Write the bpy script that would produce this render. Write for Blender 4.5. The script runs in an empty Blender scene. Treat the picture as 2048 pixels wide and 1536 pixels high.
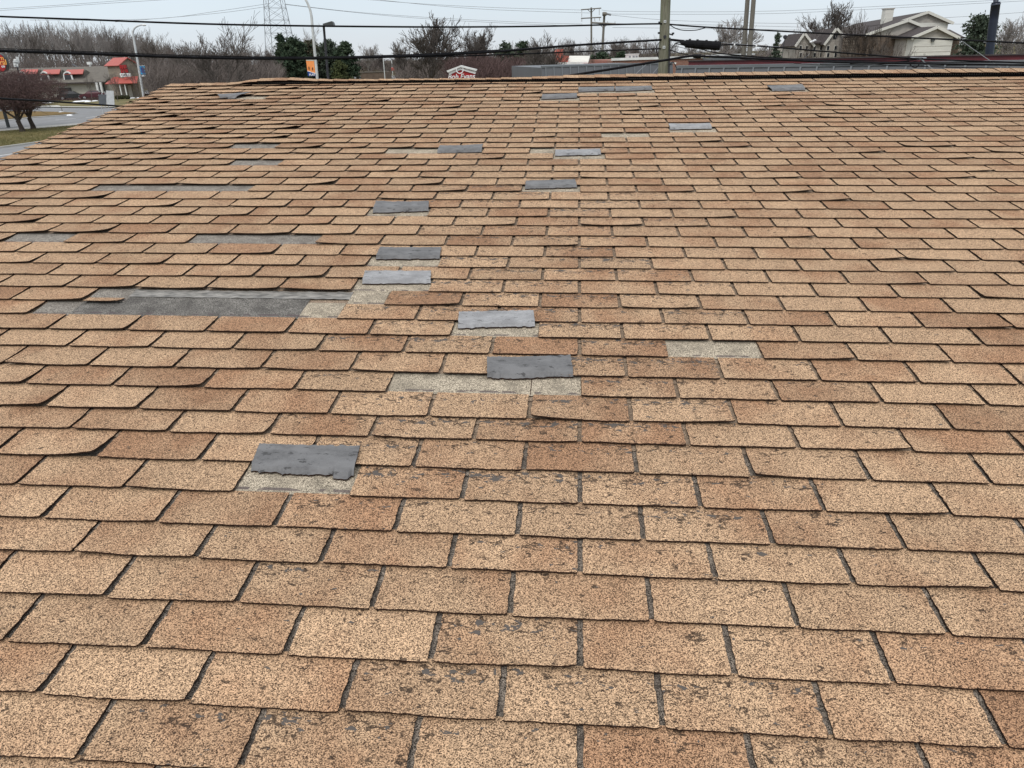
import bpy, math, random
from mathutils import Vector, Matrix, noise

# ------------------------------------------------------------------ camera, light
SC = bpy.context.scene
COL = SC.collection
F, CX, CY = 1501.91, 1024.0, 768.0            # lens in pixels of a 2048 x 1536 frame
HC = 5.2                                       # eye height above the ground
PITCH = math.atan((768 - 112) / F); ROLL = math.radians(1.6)
g = Vector((math.sin(ROLL) * math.cos(PITCH), math.cos(ROLL) * math.cos(PITCH), math.sin(PITCH)))
Zw = -g.normalized()
Yw = (Vector((0, 0, 1)) - Vector((0, 0, 1)).dot(Zw) * Zw).normalized()
Xw = Yw.cross(Zw)
C2W = Matrix((Xw, Yw, Zw))                     # camera frame (x right, y down, z forward) -> world
CAM = Vector((0, 0, HC))

cam = bpy.data.cameras.new('camera'); camo = bpy.data.objects.new('camera', cam); COL.objects.link(camo)
cam.sensor_width = 36; cam.sensor_fit = 'HORIZONTAL'; cam.lens = F / 2048 * 36
cam.clip_start = 0.05; cam.clip_end = 6000
R = Matrix((C2W @ Vector((1, 0, 0)), C2W @ Vector((0, -1, 0)), C2W @ Vector((0, 0, -1)))).transposed()
camo.matrix_world = Matrix.Translation(CAM) @ R.to_4x4()
SC.camera = camo

SUN_EL, SUN_ROT = math.radians(50), math.radians(205)
world = bpy.data.worlds.new('World'); SC.world = world; world.use_nodes = True
nt = world.node_tree; nt.nodes.clear()
out = nt.nodes.new('ShaderNodeOutputWorld'); bg = nt.nodes.new('ShaderNodeBackground')
sky = nt.nodes.new('ShaderNodeTexSky'); sky.sky_type = 'NISHITA'; sky.sun_disc = False
sky.sun_elevation = SUN_EL; sky.sun_rotation = SUN_ROT; sky.dust_density = 3
geo = nt.nodes.new('ShaderNodeNewGeometry'); sep = nt.nodes.new('ShaderNodeSeparateXYZ')
tc = nt.nodes.new('ShaderNodeTexCoord')
nt.links.new(tc.outputs['Generated'], sep.inputs[0])
ramp = nt.nodes.new('ShaderNodeValToRGB')      # overcast sky: brighter towards the zenith all round
cr = ramp.color_ramp
cr.elements[0].position = 0.0; cr.elements[0].color = (8.3, 8.7, 9.1, 1)
cr.elements[1].position = 1.0; cr.elements[1].color = (16.6, 16.9, 17.3, 1)
e = cr.elements.new(0.05); e.color = (8.0, 9.0, 9.8, 1)
e = cr.elements.new(0.12); e.color = (7.5, 8.9, 10.0, 1)
e = cr.elements.new(0.4); e.color = (10.6, 11.3, 12.0, 1)
nt.links.new(sep.outputs['Z'], ramp.inputs[0])
cn = nt.nodes.new('ShaderNodeTexNoise'); cn.inputs['Scale'].default_value = 2.2; cn.inputs['Detail'].default_value = 5
mp = nt.nodes.new('ShaderNodeMapping'); mp.inputs['Scale'].default_value = (1, 1, 3.5)
nt.links.new(tc.outputs['Generated'], mp.inputs[0]); nt.links.new(mp.outputs[0], cn.inputs['Vector'])
cm = nt.nodes.new('ShaderNodeMapRange'); cm.inputs['From Min'].default_value = .3; cm.inputs['From Max'].default_value = .7
cm.inputs['To Min'].default_value = .95; cm.inputs['To Max'].default_value = 1.05
nt.links.new(cn.outputs['Fac'], cm.inputs['Value'])
mul = nt.nodes.new('ShaderNodeVectorMath'); mul.operation = 'SCALE'
nt.links.new(ramp.outputs[0], mul.inputs[0]); nt.links.new(cm.outputs[0], mul.inputs['Scale'])
mx = nt.nodes.new('ShaderNodeMix'); mx.data_type = 'RGBA'; mx.inputs['Factor'].default_value = 0.88
nt.links.new(sky.outputs[0], mx.inputs['A']); nt.links.new(mul.outputs[0], mx.inputs['B'])
nt.links.new(mx.outputs['Result'], bg.inputs['Color']); bg.inputs['Strength'].default_value = 0.1
nt.links.new(bg.outputs[0], out.inputs[0])

sl = bpy.data.lights.new('sun', 'SUN'); sl.energy = 1.3; sl.angle = math.radians(14); sl.color = (1, .97, .92)
so = bpy.data.objects.new('sun', sl); COL.objects.link(so)
sd = Vector((math.cos(SUN_EL) * math.sin(SUN_ROT), math.cos(SUN_EL) * math.cos(SUN_ROT), math.sin(SUN_EL)))
so.rotation_euler = sd.to_track_quat('Z', 'Y').to_euler()
SC.view_settings.view_transform = 'Standard'; SC.view_settings.look = 'None'
SC.view_settings.exposure = 0.0; SC.view_settings.gamma = 1.0
SC.render.engine = 'CYCLES'

# ------------------------------------------------------------------ geometry helpers
def ray(x, y):
    return (C2W @ Vector(((x - CX) / F, (y - CY) / F, 1.0))).normalized()
def at(x, y, d):
    """point seen at photo pixel (x, y) at depth d (metres along +Y)"""
    r = ray(x, y); return CAM + r * (d / r.y)
def ground(x, y, z=0.0):
    r = ray(x, y); return CAM + r * ((z - HC) / r.z)
def hcirc(n, r, ph=0): return [(math.cos(2*math.pi*i/n+ph)*r, math.sin(2*math.pi*i/n+ph)*r) for i in range(n)]

class MB:
    def __init__(s): s.v = []; s.f = []; s.m = []
    def add(s, vs, fs, mi=0):
        o = len(s.v); s.v += [tuple(v) for v in vs]; s.f += [tuple(o+i for i in f) for f in fs]; s.m += [mi]*len(fs); return s
    def hexa(s, p, mi=0):      # 8 points: bottom 0-3 ccw, top 4-7
        return s.add(p, [(3,2,1,0),(4,5,6,7),(0,1,5,4),(1,2,6,5),(2,3,7,6),(3,0,4,7)], mi)
    def box(s, c, d, rz=0, mi=0):
        cx, cy, cz = c; x, y, z = d[0]/2, d[1]/2, d[2]/2; ca, sa = math.cos(rz), math.sin(rz)
        P = [(-x,-y,-z),(x,-y,-z),(x,y,-z),(-x,y,-z),(-x,-y,z),(x,-y,z),(x,y,z),(-x,y,z)]
        return s.hexa([(cx+a*ca-b*sa, cy+a*sa+b*ca, cz+q) for a, b, q in P], mi)
    def tube(s, pts, rad, n=6, mi=0, cap=True):
        pts = [Vector(p) for p in pts]; rings = []
        if not isinstance(rad, (list, tuple)): rad = [rad]*len(pts)
        up = None
        for i, p in enumerate(pts):
            t = (pts[min(i+1, len(pts)-1)] - pts[max(i-1, 0)])
            if t.length < 1e-9: t = Vector((0,0,1))
            t.normalize()
            if up is None: up = Vector((0,0,1)) if abs(t.z) < .9 else Vector((1,0,0))
            a = t.cross(up).normalized(); b = a.cross(t); up = b
            rings.append([p + (a*c + b*d)*rad[i] for c, d in hcirc(n, 1)])
        vs = [q for r in rings for q in r]; fs = []
        for i in range(len(rings)-1):
            for k in range(n):
                fs.append((i*n+k, i*n+(k+1)%n, (i+1)*n+(k+1)%n, (i+1)*n+k))
        if cap: fs.append(tuple(range(n))); fs.append(tuple((len(rings)-1)*n+k for k in reversed(range(n))))
        return s.add(vs, fs, mi)
    def prism(s, poly, d, mi=0):   # planar polygon extruded by vector d
        n = len(poly); d = Vector(d); P = [Vector(p) for p in poly]
        return s.add(P + [p+d for p in P], [tuple(reversed(range(n))), tuple(range(n, 2*n))] +
                     [(i, (i+1)%n, n+(i+1)%n, n+i) for i in range(n)], mi)
    def mesh(s, name, mats):
        me = bpy.data.meshes.new(name); me.from_pydata(s.v, [], s.f)
        for m in (mats if isinstance(mats, (list, tuple)) else [mats]): me.materials.append(m)
        if any(s.m): me.polygons.foreach_set('material_index', s.m)
        me.update(); return me
    def obj(s, name, mats, parent=None, smooth=False, origin=None):
        if origin is None and s.v:
            xs, ys, zs = zip(*s.v); origin = Vector(((min(xs)+max(xs))/2, (min(ys)+max(ys))/2, min(zs)))
        origin = Vector(origin)
        s.v = [(a-origin.x, b-origin.y, c-origin.z) for a, b, c in s.v]
        me = s.mesh(name, mats)
        if smooth: me.polygons.foreach_set('use_smooth', [True]*len(me.polygons))
        o = bpy.data.objects.new(name, me); COL.objects.link(o); o.location = origin
        if parent is not None:
            o.parent = parent
            if parent.get('world_loc'):        # parents that stay unrotated: keep world placement
                o.location = origin - Vector(parent['world_loc'])
                if smooth is None: pass
        o['world_loc'] = tuple(origin)
        return o
def tag(o, label=None, cat=None, group=None, kind=None):
    if label: o['label'] = label
    if cat: o['category'] = cat
    if group: o['group'] = group
    if kind: o['kind'] = kind
    return o
def thing(name, loc, label, cat, group=None):
    o = bpy.data.objects.new(name, None); COL.objects.link(o); o.location = loc; o.empty_display_size = .2
    o['world_loc'] = tuple(loc); return tag(o, label, cat, group)

# ------------------------------------------------------------------ material helpers
def nodes_of(name, rough=.9, spec=.3):
    m = bpy.data.materials.new(name); m.use_nodes = True; t = m.node_tree
    b = t.nodes['Principled BSDF']; b.inputs['Roughness'].default_value = rough
    b.inputs['Specular IOR Level'].default_value = spec
    return m, t, b
def N(t, kind, **kw):
    n = t.nodes.new(kind)
    for k, v in kw.items():
        if k in n.inputs: n.inputs[k].default_value = v
        else: setattr(n, k, v)
    return n
def noise_n(t, vec, scale, detail=3, rough=.55, dist=0):
    n = N(t, 'ShaderNodeTexNoise', Scale=scale, Detail=detail, Roughness=rough, Distortion=dist)
    if vec: t.links.new(vec, n.inputs['Vector'])
    return n.outputs['Fac']
def rng(t, v, a, b, c=0., d=1.):
    n = N(t, 'ShaderNodeMapRange'); n.inputs['From Min'].default_value = a; n.inputs['From Max'].default_value = b
    n.inputs['To Min'].default_value = c; n.inputs['To Max'].default_value = d; t.links.new(v, n.inputs['Value']); return n.outputs[0]
def mixc(t, f, a, b, mode='MIX'):
    n = N(t, 'ShaderNodeMix', data_type='RGBA', blend_type=mode)
    for s, v in (('Factor', f), ('A', a), ('B', b)):
        if isinstance(v, (int, float)): n.inputs[s].default_value = v
        elif isinstance(v, tuple): n.inputs[s].default_value = (*v[:3], 1)
        else: t.links.new(v, n.inputs[s])
    return n.outputs['Result']
def mth(t, op, a, b=0.):
    n = N(t, 'ShaderNodeMath', operation=op)
    for i, v in enumerate((a, b)):
        if isinstance(v, (int, float)): n.inputs[i].default_value = v
        else: t.links.new(v, n.inputs[i])
    return n.outputs[0]
def bump(t, b, h, strength=.3, dist=.01):
    n = N(t, 'ShaderNodeBump', Strength=strength, Distance=dist); t.links.new(h, n.inputs['Height']); t.links.new(n.outputs[0], b.inputs['Normal'])
def mat(name, c1, c2=None, scale=3., rough=.85, spec=.3, bmp=0., stretch=None, detail=4, c3=None, metal=0):
    """procedural two- or three-tone surface driven by noise in object space"""
    m, t, b = nodes_of(name, rough, spec); c2 = c2 or tuple(x*.72 for x in c1)
    tc = N(t, 'ShaderNodeTexCoord'); v = tc.outputs['Object']
    if stretch:
        k = N(t, 'ShaderNodeMapping'); k.inputs['Scale'].default_value = stretch; t.links.new(v, k.inputs[0]); v = k.outputs[0]
    n = noise_n(t, v, scale, detail); c = mixc(t, rng(t, n, .35, .65), c1, c2)
    if c3: c = mixc(t, rng(t, noise_n(t, v, scale*.23, 3), .5, .66), c, c3)
    t.links.new(c, b.inputs['Base Color']); b.inputs['Metallic'].default_value = metal
    if bmp: bump(t, b, n, bmp, .02)
    return m

def felt_mat(name, c1, c2, c3, chip):
    m, t, b = nodes_of(name, .6, .4); rc = N(t, 'ShaderNodeAttribute', attribute_name='rc').outputs['Vector']
    k = N(t, 'ShaderNodeMapping'); k.inputs['Scale'].default_value = (1, 1.8, 1); t.links.new(rc, k.inputs[0]); v = k.outputs[0]
    c = mixc(t, rng(t, noise_n(t, v, 60, 6, .65), .35, .65), c1, c2); c = mixc(t, rng(t, noise_n(t, v, 11, 5, .6), .42, .62), c, c3)
    sp = noise_n(t, rc, 700, 2, .7); c = mixc(t, rng(t, sp, .64, .7, 0, .55), c, tuple(min(1, x*2.4) for x in c1))
    k2 = N(t, 'ShaderNodeMapping'); k2.inputs['Scale'].default_value = (20, 55, 1); t.links.new(rc, k2.inputs[0])
    ch = rng(t, noise_n(t, k2.outputs[0], 1, 4, .7), .60, .625); c = mixc(t, mth(t, 'MULTIPLY', ch, .85), c, chip)
    t.links.new(c, b.inputs['Base Color']); h = mth(t, 'SUBTRACT', noise_n(t, v, 90, 6, .7), mth(t, 'MULTIPLY', ch, .8)); bump(t, b, h, .5, .003)
    return m

def brick_mat(name, c1, c2, mortar, scale=1.0):
    m, t, b = nodes_of(name, .9, .2); tc = N(t, 'ShaderNodeTexCoord')
    mp = N(t, 'ShaderNodeMapping'); mp.inputs['Rotation'].default_value = (math.pi/2, 0, 0); t.links.new(tc.outputs['Object'], mp.inputs[0])
    k = N(t, 'ShaderNodeTexBrick', Scale=scale); k.inputs['Color1'].default_value = (*c1, 1); k.inputs['Color2'].default_value = (*c2, 1)
    k.inputs['Mortar'].default_value = (*mortar, 1); k.inputs['Brick Width'].default_value = .4; k.inputs['Row Height'].default_value = .15
    k.inputs['Mortar Size'].default_value = .012
    t.links.new(mp.outputs[0], k.inputs['Vector'])
    c = mixc(t, rng(t, noise_n(t, tc.outputs['Object'], 1.3, 4), .3, .7, 0, .5), k.outputs['Color'], tuple(x*.6 for x in c1))
    t.links.new(c, b.inputs['Base Color']); return m

# shingle: granules, blended tan / rust, hairline cracks, bald spots
def shingle_mat(name, under=None):
    m, t, b = nodes_of(name, .92, .22)
    rc = N(t, 'ShaderNodeAttribute', attribute_name='rc'); tone = N(t, 'ShaderNodeAttribute', attribute_name='tone')
    vec = rc.outputs['Vector']; sp = N(t, 'ShaderNodeSeparateXYZ'); t.links.new(tone.outputs['Vector'], sp.inputs[0])
    rnd, red, wear = sp.outputs
    # granules
    v1 = N(t, 'ShaderNodeTexVoronoi', Scale=520.); t.links.new(vec, v1.inputs['Vector'])
    gsep = N(t, 'ShaderNodeSeparateColor'); t.links.new(v1.outputs['Color'], gsep.inputs[0])
    fine = noise_n(t, vec, 420, 2, .7); mid = noise_n(t, vec, 120, 2, .6)
    gr = mth(t, 'ADD', mth(t, 'MULTIPLY', gsep.outputs[0], .62), mth(t, 'ADD', mth(t, 'MULTIPLY', fine, .74), mth(t, 'MULTIPLY', mid, .12)))
    gr = rng(t, gr, .48, .98)
    if under is None:
        tan = mixc(t, gr, (.045, .026, .015), (.680, .450, .275))
        rust = mixc(t, gr, (.040, .019, .010), (.50, .285, .162))
        # soft colour patches, different in every tab
        sh = N(t, 'ShaderNodeCombineXYZ'); t.links.new(mth(t, 'MULTIPLY', rnd, 37.), sh.inputs[2])
        ad = N(t, 'ShaderNodeVectorMath', operation='ADD'); t.links.new(vec, ad.inputs[0]); t.links.new(sh.outputs[0], ad.inputs[1])
        mp = N(t, 'ShaderNodeMapping'); mp.inputs['Scale'].default_value = (4.2, 3.0, 1); t.links.new(ad.outputs[0], mp.inputs[0])
        patch = noise_n(t, mp.outputs[0], 1.0, 3, .6)
        k = mth(t, 'ADD', patch, mth(t, 'MULTIPLY', red, .30))
        col = mixc(t, rng(t, k, .54, .82), tan, rust)
        # overall darker / lighter tabs
        bright = rng(t, rnd, 0, 1, .90, 1.08)
        blotch = rng(t, noise_n(t, vec, 9, 3), .3, .7, .93, 1.06)
        sc = N(t, 'ShaderNodeVectorMath', operation='SCALE'); t.links.new(col, sc.inputs[0]); t.links.new(mth(t, 'MULTIPLY', bright, blotch), sc.inputs['Scale']); col = sc.outputs[0]
        # cracks: broken hairlines running mostly along the course
        mp2 = N(t, 'ShaderNodeMapping'); mp2.inputs['Scale'].default_value = (17, 44, 1); t.links.new(vec, mp2.inputs[0])
        wob = N(t, 'ShaderNodeTexNoise', Scale=2.3, Detail=3.); t.links.new(mp2.outputs[0], wob.inputs['Vector'])
        ad2 = N(t, 'ShaderNodeVectorMath', operation='ADD'); t.links.new(mp2.outputs[0], ad2.inputs[0]); t.links.new(wob.outputs['Color'], ad2.inputs[1])
        vc = N(t, 'ShaderNodeTexVoronoi', feature='DISTANCE_TO_EDGE', Scale=1.); t.links.new(ad2.outputs[0], vc.inputs['Vector'])
        line = rng(t, vc.outputs['Distance'], .035, .085, 1, 0)
        brk = rng(t, mth(t, 'ADD', noise_n(t, vec, 30, 3), mth(t, 'MULTIPLY', wear, .14)), .65, .69)
        line = mth(t, 'MULTIPLY', line, brk)
        # bald spots, ragged
        mp3 = N(t, 'ShaderNodeMapping'); mp3.inputs['Scale'].default_value = (34, 58, 1); t.links.new(ad.outputs[0], mp3.inputs[0])
        bald = mth(t, 'ADD', noise_n(t, mp3.outputs[0], 1.0, 3, .62), mth(t, 'MULTIPLY', wear, .11))
        bald = rng(t, bald, .735, .745)
        col = mixc(t, mth(t, 'MULTIPLY', line, .85), col, (.03, .02, .014))
        col = mixc(t, bald, col, (.098, .084, .074))
        h = mth(t, 'SUBTRACT', gr, mth(t, 'MULTIPLY', mth(t, 'MAXIMUM', line, bald), 1.3))
    else:
        lo, hi, add = under
        col = mixc(t, gr, lo, hi)
        col = mixc(t, rng(t, noise_n(t, vec, 14, 4), .42, .66, 0, .6), col, add)
        # dashes of the old adhesive strip along the lower margin of a bare patch
        sep2 = N(t, 'ShaderNodeSeparateXYZ'); t.links.new(vec, sep2.inputs[0])
        band = mth(t, 'SUBTRACT', 1., rng(t, mth(t, 'ABSOLUTE', mth(t, 'SUBTRACT', red, .5)), .1, .16))
        dash = rng(t, noise_n(t, vec, 22, 1), .46, .5)
        col = mixc(t, mth(t, 'MULTIPLY', mth(t, 'MULTIPLY', band, dash), .8), col, (.09, .07, .07)) if name.startswith('bare') else col
        h = gr
    t.links.new(col, b.inputs['Base Color']); bump(t, b, h, .55, .0016)
    return m

M = {}
M['shingle'] = shingle_mat('shingle_granules')
M['slot'] = shingle_mat('slot_granules', ((.012, .010, .008), (.36, .30, .245), (.06, .048, .04)))
M['slot_tan'] = shingle_mat('slot_granules_tan', ((.07, .05, .035), (.46, .34, .24), (.18, .13, .095)))
M['bare_light'] = shingle_mat('bare_layer_pale', ((.060, .050, .036), (.64, .54, .41), (.17, .145, .11)))
M['bare_dark'] = shingle_mat('bare_layer_grey', ((.032, .028, .024), (.40, .36, .31), (.11, .093, .08)))
M['bare_darkest'] = shingle_mat('bare_layer_dark_grey', ((.018, .016, .014), (.27, .25, .225), (.05, .045, .041)))
M['edge'] = mat('asphalt_edge', (.020, .010, .007), (.045, .022, .014), 160, .95, .15)
M['felt'] = felt_mat('grey_shingle_back', (.120, .117, .118), (.082, .080, .081), (.145, .142, .143), (.035, .033, .033))
M['felt_sheen'] = felt_mat('sky_sheen_shingle_back', (.30, .297, .30), (.22, .218, .222), (.19, .187, .19), (.07, .068, .068))  # same grey back, with grazing sky reflection painted in as a paler base colour
M['underlay'] = mat('silvery_underlayment', (.27, .25, .225), (.085, .08, .072), 16, .5, .5, .4, (1, 3, 1))
M['vent'] = mat('black_vent_plastic', (.003, .003, .003), (.006, .006, .006), 40, .9, .1)
M['vent_rib'] = mat('vent_rib_plastic', (.06, .06, .057), (.03, .03, .03), 40, .6, .3)
M['cable'] = mat('black_cable_sheath', (.004, .004, .005), (.009, .009, .011), 8, .75, .12)
M['wire'] = mat('grey_wire', (.25, .26, .28), (.18, .19, .2), 2, .6, .4)
M['wood_pole'] = mat('weathered_pole_wood', (.21, .20, .155), (.13, .125, .09), 5, .9, .2, .5, (9, 9, .8), c3=(.16, .17, .11))
M['pole_wood2'] = mat('far_pole_wood', (.19, .175, .155), (.13, .12, .1), 4, .9, .2, .2, (8, 8, .8))
M['galv'] = mat('galvanised_steel', (.56, .57, .57), (.46, .47, .47), 3, .55, .4)
M['dark_metal'] = mat('dark_painted_metal', (.02, .02, .024), (.035, .034, .04), 3, .5, .4)
M['navy'] = mat('navy_pole_paint', (.008, .014, .028), (.014, .02, .04), 3, .4, .5)
M['white'] = mat('white_paint', (.72, .72, .70), (.6, .6, .58), 2, .6, .4)
M['cream'] = mat('cream_siding', (.52, .49, .42), (.44, .41, .35), 2, .8, .3)
M['sidingwhite'] = mat('white_siding', (.64, .62, .56), (.56, .54, .49), 1, .8, .3, stretch=(1, 1, 6))
M['beige'] = mat('beige_render', (.42, .385, .34), (.33, .30, .27), 2, .85, .2)
M['brick_brown'] = brick_mat('brown_brick', (.125, .088, .064), (.095, .068, .052), (.2, .17, .14))
M['brick_red'] = brick_mat('reddish_brick', (.30, .15, .11), (.24, .125, .095), (.3, .24, .2))
M['roof_brown'] = mat('brown_asphalt_roof', (.072, .060, .058), (.052, .044, .043), 4, .95, .2, .2)
M['roof_grey'] = mat('grey_brown_roof', (.15, .135, .115), (.12, .108, .095), 1.5, .95, .2)
M['roof_red'] = mat('red_metal_roof', (.40, .085, .065), (.32, .07, .055), 1, .55, .4, stretch=(6, 6, .5))
M['roof_orange'] = mat('orange_red_panel', (.50, .13, .09), (.38, .11, .08), 1.2, .7, .3)
M['red'] = mat('red_sign_face', (.42, .012, .014), (.36, .01, .012), 2, .4, .5)
M['darkred'] = mat('dark_red_flashing', (.13, .018, .022), (.09, .014, .018), 2, .5, .4)
M['signside'] = mat('dark_sign_side', (.06, .065, .065), None, 2, .5, .4)
M['yellow'] = mat('yellow_letters', (.85, .36, .06), (.85, .45, .15), 2, .5, .4)
M['letter_white'] = mat('white_letters', (.8, .8, .8), (.75, .74, .74), 2, .5, .4)
M['stone'] = brick_mat('tan_stone', (.29, .245, .19), (.2, .17, .14), (.16, .14, .12), .55)
M['glass'] = mat('dark_window_glass', (.02, .023, .028), (.03, .033, .04), 1, .1, .6)
M['slate'] = mat('grey_metal_panel', (.092, .096, .104), (.078, .082, .09), 1.2, .5, .4)
M['slate_seam'] = mat('grey_metal_seam', (.135, .145, .155), (.11, .12, .13), 2, .45, .5)
M['asphalt'] = mat('road_asphalt', (.215, .215, .22), (.175, .176, .18), .8, .9, .2, .1, c3=(.19, .188, .186))
M['concrete'] = mat('pale_concrete', (.42, .405, .375), (.34, .33, .30), 1.5, .9, .2)
M['paint'] = mat('road_paint', (.72, .72, .71), (.55, .55, .54), 3, .8, .2)
M['snow'] = mat('old_snow', (.8, .81, .83), (.6, .6, .6), 2, .8, .3)
M['grass'] = mat('winter_grass_ground', (.155, .135, .065), (.105, .095, .045), .6, 1, .1, .4, c3=(.21, .165, .085))
M['grass_brown'] = mat('brown_island_grass', (.18, .115, .045), (.12, .085, .035), .9, 1, .1, .4)
M['blade'] = mat('dry_grass_blades', (.23, .19, .09), (.12, .12, .05), .7, 1, .1)
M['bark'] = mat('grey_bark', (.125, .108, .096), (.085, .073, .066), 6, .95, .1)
M['bark_hazed'] = mat('pale_hazed_bark', (.27, .245, .23), (.20, .18, .17), 4, .95, .1)  # haze fading of distant trees painted into a lighter bark colour
M['bark_dark'] = mat('dark_bark', (.045, .036, .030), (.075, .062, .052), 5, .95, .1, .4)
M['bark_red'] = mat('reddish_twigs', (.115, .075, .070), (.08, .054, .052), 3, .95, .1)
M['brush'] = mat('brown_brush_twigs', (.165, .138, .125), (.105, .088, .080), .5, .95, .1)
M['needle'] = mat('dark_needles', (.028, .050, .030), (.060, .080, .045), .8, .85, .2)
M['needle2'] = mat('brownish_needles', (.095, .080, .052), (.060, .064, .040), .8, .85, .2)
M['needle3'] = mat('grey_green_needles', (.075, .095, .062), (.048, .064, .045), .8, .85, .2)
M['leafy'] = mat('olive_evergreen_leaves', (.085, .095, .035), (.055, .065, .028), .8, .85, .2)
M['hedge'] = mat('dark_olive_leaves', (.035, .038, .018), (.055, .055, .026), 2, .85, .2)
M['blue'] = mat('blue_banner', (.015, .30, .62), (.02, .42, .75), 1.5, .6, .3)
M['bluedeep'] = mat('deep_blue_print', (.02, .06, .26), (.015, .045, .2), 1.5, .6, .3)
M['orange'] = mat('orange_banner', (.82, .26, .06), (.85, .33, .12), 1.5, .6, .3)
M['maroon'] = mat('maroon_car_paint', (.07, .010, .018), (.06, .01, .016), 1, .25, .6)
M['carblack'] = mat('black_car_paint', (.012, .012, .014), (.016, .016, .018), 1, .25, .6)
M['silver'] = mat('silver_trim', (.5, .5, .51), (.42, .42, .43), 1, .3, .6, metal=.5)
M['rubber'] = mat('tyre_rubber', (.02, .02, .02), (.03, .03, .03), 4, .9, .2)

# ------------------------------------------------------------------ the shingled roof
# roof frame -> camera frame
RM = Matrix(((0.9970, 0.0745, -0.0221), (0.0214, -0.5370, -0.8433), (-0.0747, 0.8403, -0.5369)))
import_cols = [Vector((RM[0][i], RM[1][i], RM[2][i])) for i in range(3)]
a0 = import_cols[0].normalized(); c0 = a0.cross(import_cols[1]).normalized(); b0 = c0.cross(a0)
RM = Matrix((a0, b0, c0)).transposed(); TV = Vector((.128, .6356, 1.4038))
RW = (C2W @ RM); RT = CAM + C2W @ TV           # roof frame -> world
ROOF = Matrix.Translation(RT) @ RW.to_4x4()
def r2w(u, v, w=0): return RT + RW @ Vector((u, v, w))
def r2px(u, v, w=0):
    p = RM @ Vector((u, v, w)) + TV
    return (CX + F*p.x/p.z, CY + F*p.y/p.z) if p.z > .05 else (-9999, 9999)
def px2r(x, y, w=0):
    d = RM.transposed() @ Vector(((x-CX)/F, (y-CY)/F, 1)); o = -(RM.transposed() @ TV)
    s = (w - o.z)/d.z; return o + d*s
T = .3048
VR = [-0.001,0.121,0.248,0.377,0.492,0.617,0.745,0.876,0.987,1.117,1.237,1.369,1.491,1.609,1.729,1.852,1.973,2.094,2.216,2.338,2.462,
      2.593,2.713,2.841,2.965,3.096,3.212,3.34,3.462,3.585,3.714,3.839,3.966,4.089,4.218,4.336,4.467,4.595,4.719,4.837,4.96,5.084,
      5.215,5.324,5.455,5.589,5.719,5.850,5.99,6.12]
VRIDGE = 6.10
V = {i: v for i, v in enumerate(VR)}
for i in range(1, 12): V[-i] = -0.001 - .1235*i
RAKE = -3.69; UR = 6.6

house = bpy.data.objects.new('shingled_house', None); COL.objects.link(house); house.matrix_world = ROOF
tag(house, 'low pitched house roof of worn tan and rust shingles filling the foreground', 'house')
def rpart(mb, name, mats, label=None, kind=None, attrs=None, smooth=False):
    """part of the house; coordinates in the roof frame, origin moved to its own centre"""
    xs, ys, zs = zip(*mb.v); o0 = Vector(((min(xs)+max(xs))/2, (min(ys)+max(ys))/2, min(zs)))
    rcs = list(mb.v); mb.v = [(a-o0.x, b-o0.y, c-o0.z) for a, b, c in mb.v]
    me = mb.mesh(name, mats)
    at_ = me.attributes.new('rc', 'FLOAT_VECTOR', 'POINT'); at_.data.foreach_set('vector', [q for p in rcs for q in p])
    if attrs:
        a2 = me.attributes.new('tone', 'FLOAT_VECTOR', 'POINT'); a2.data.foreach_set('vector', [q for p in attrs for q in p])
    if smooth: me.polygons.foreach_set('use_smooth', [True]*len(me.polygons))
    o = bpy.data.objects.new(name, me); COL.objects.link(o); o.parent = house; o.location = o0
    tag(o, label, None, None, kind); return o

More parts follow.
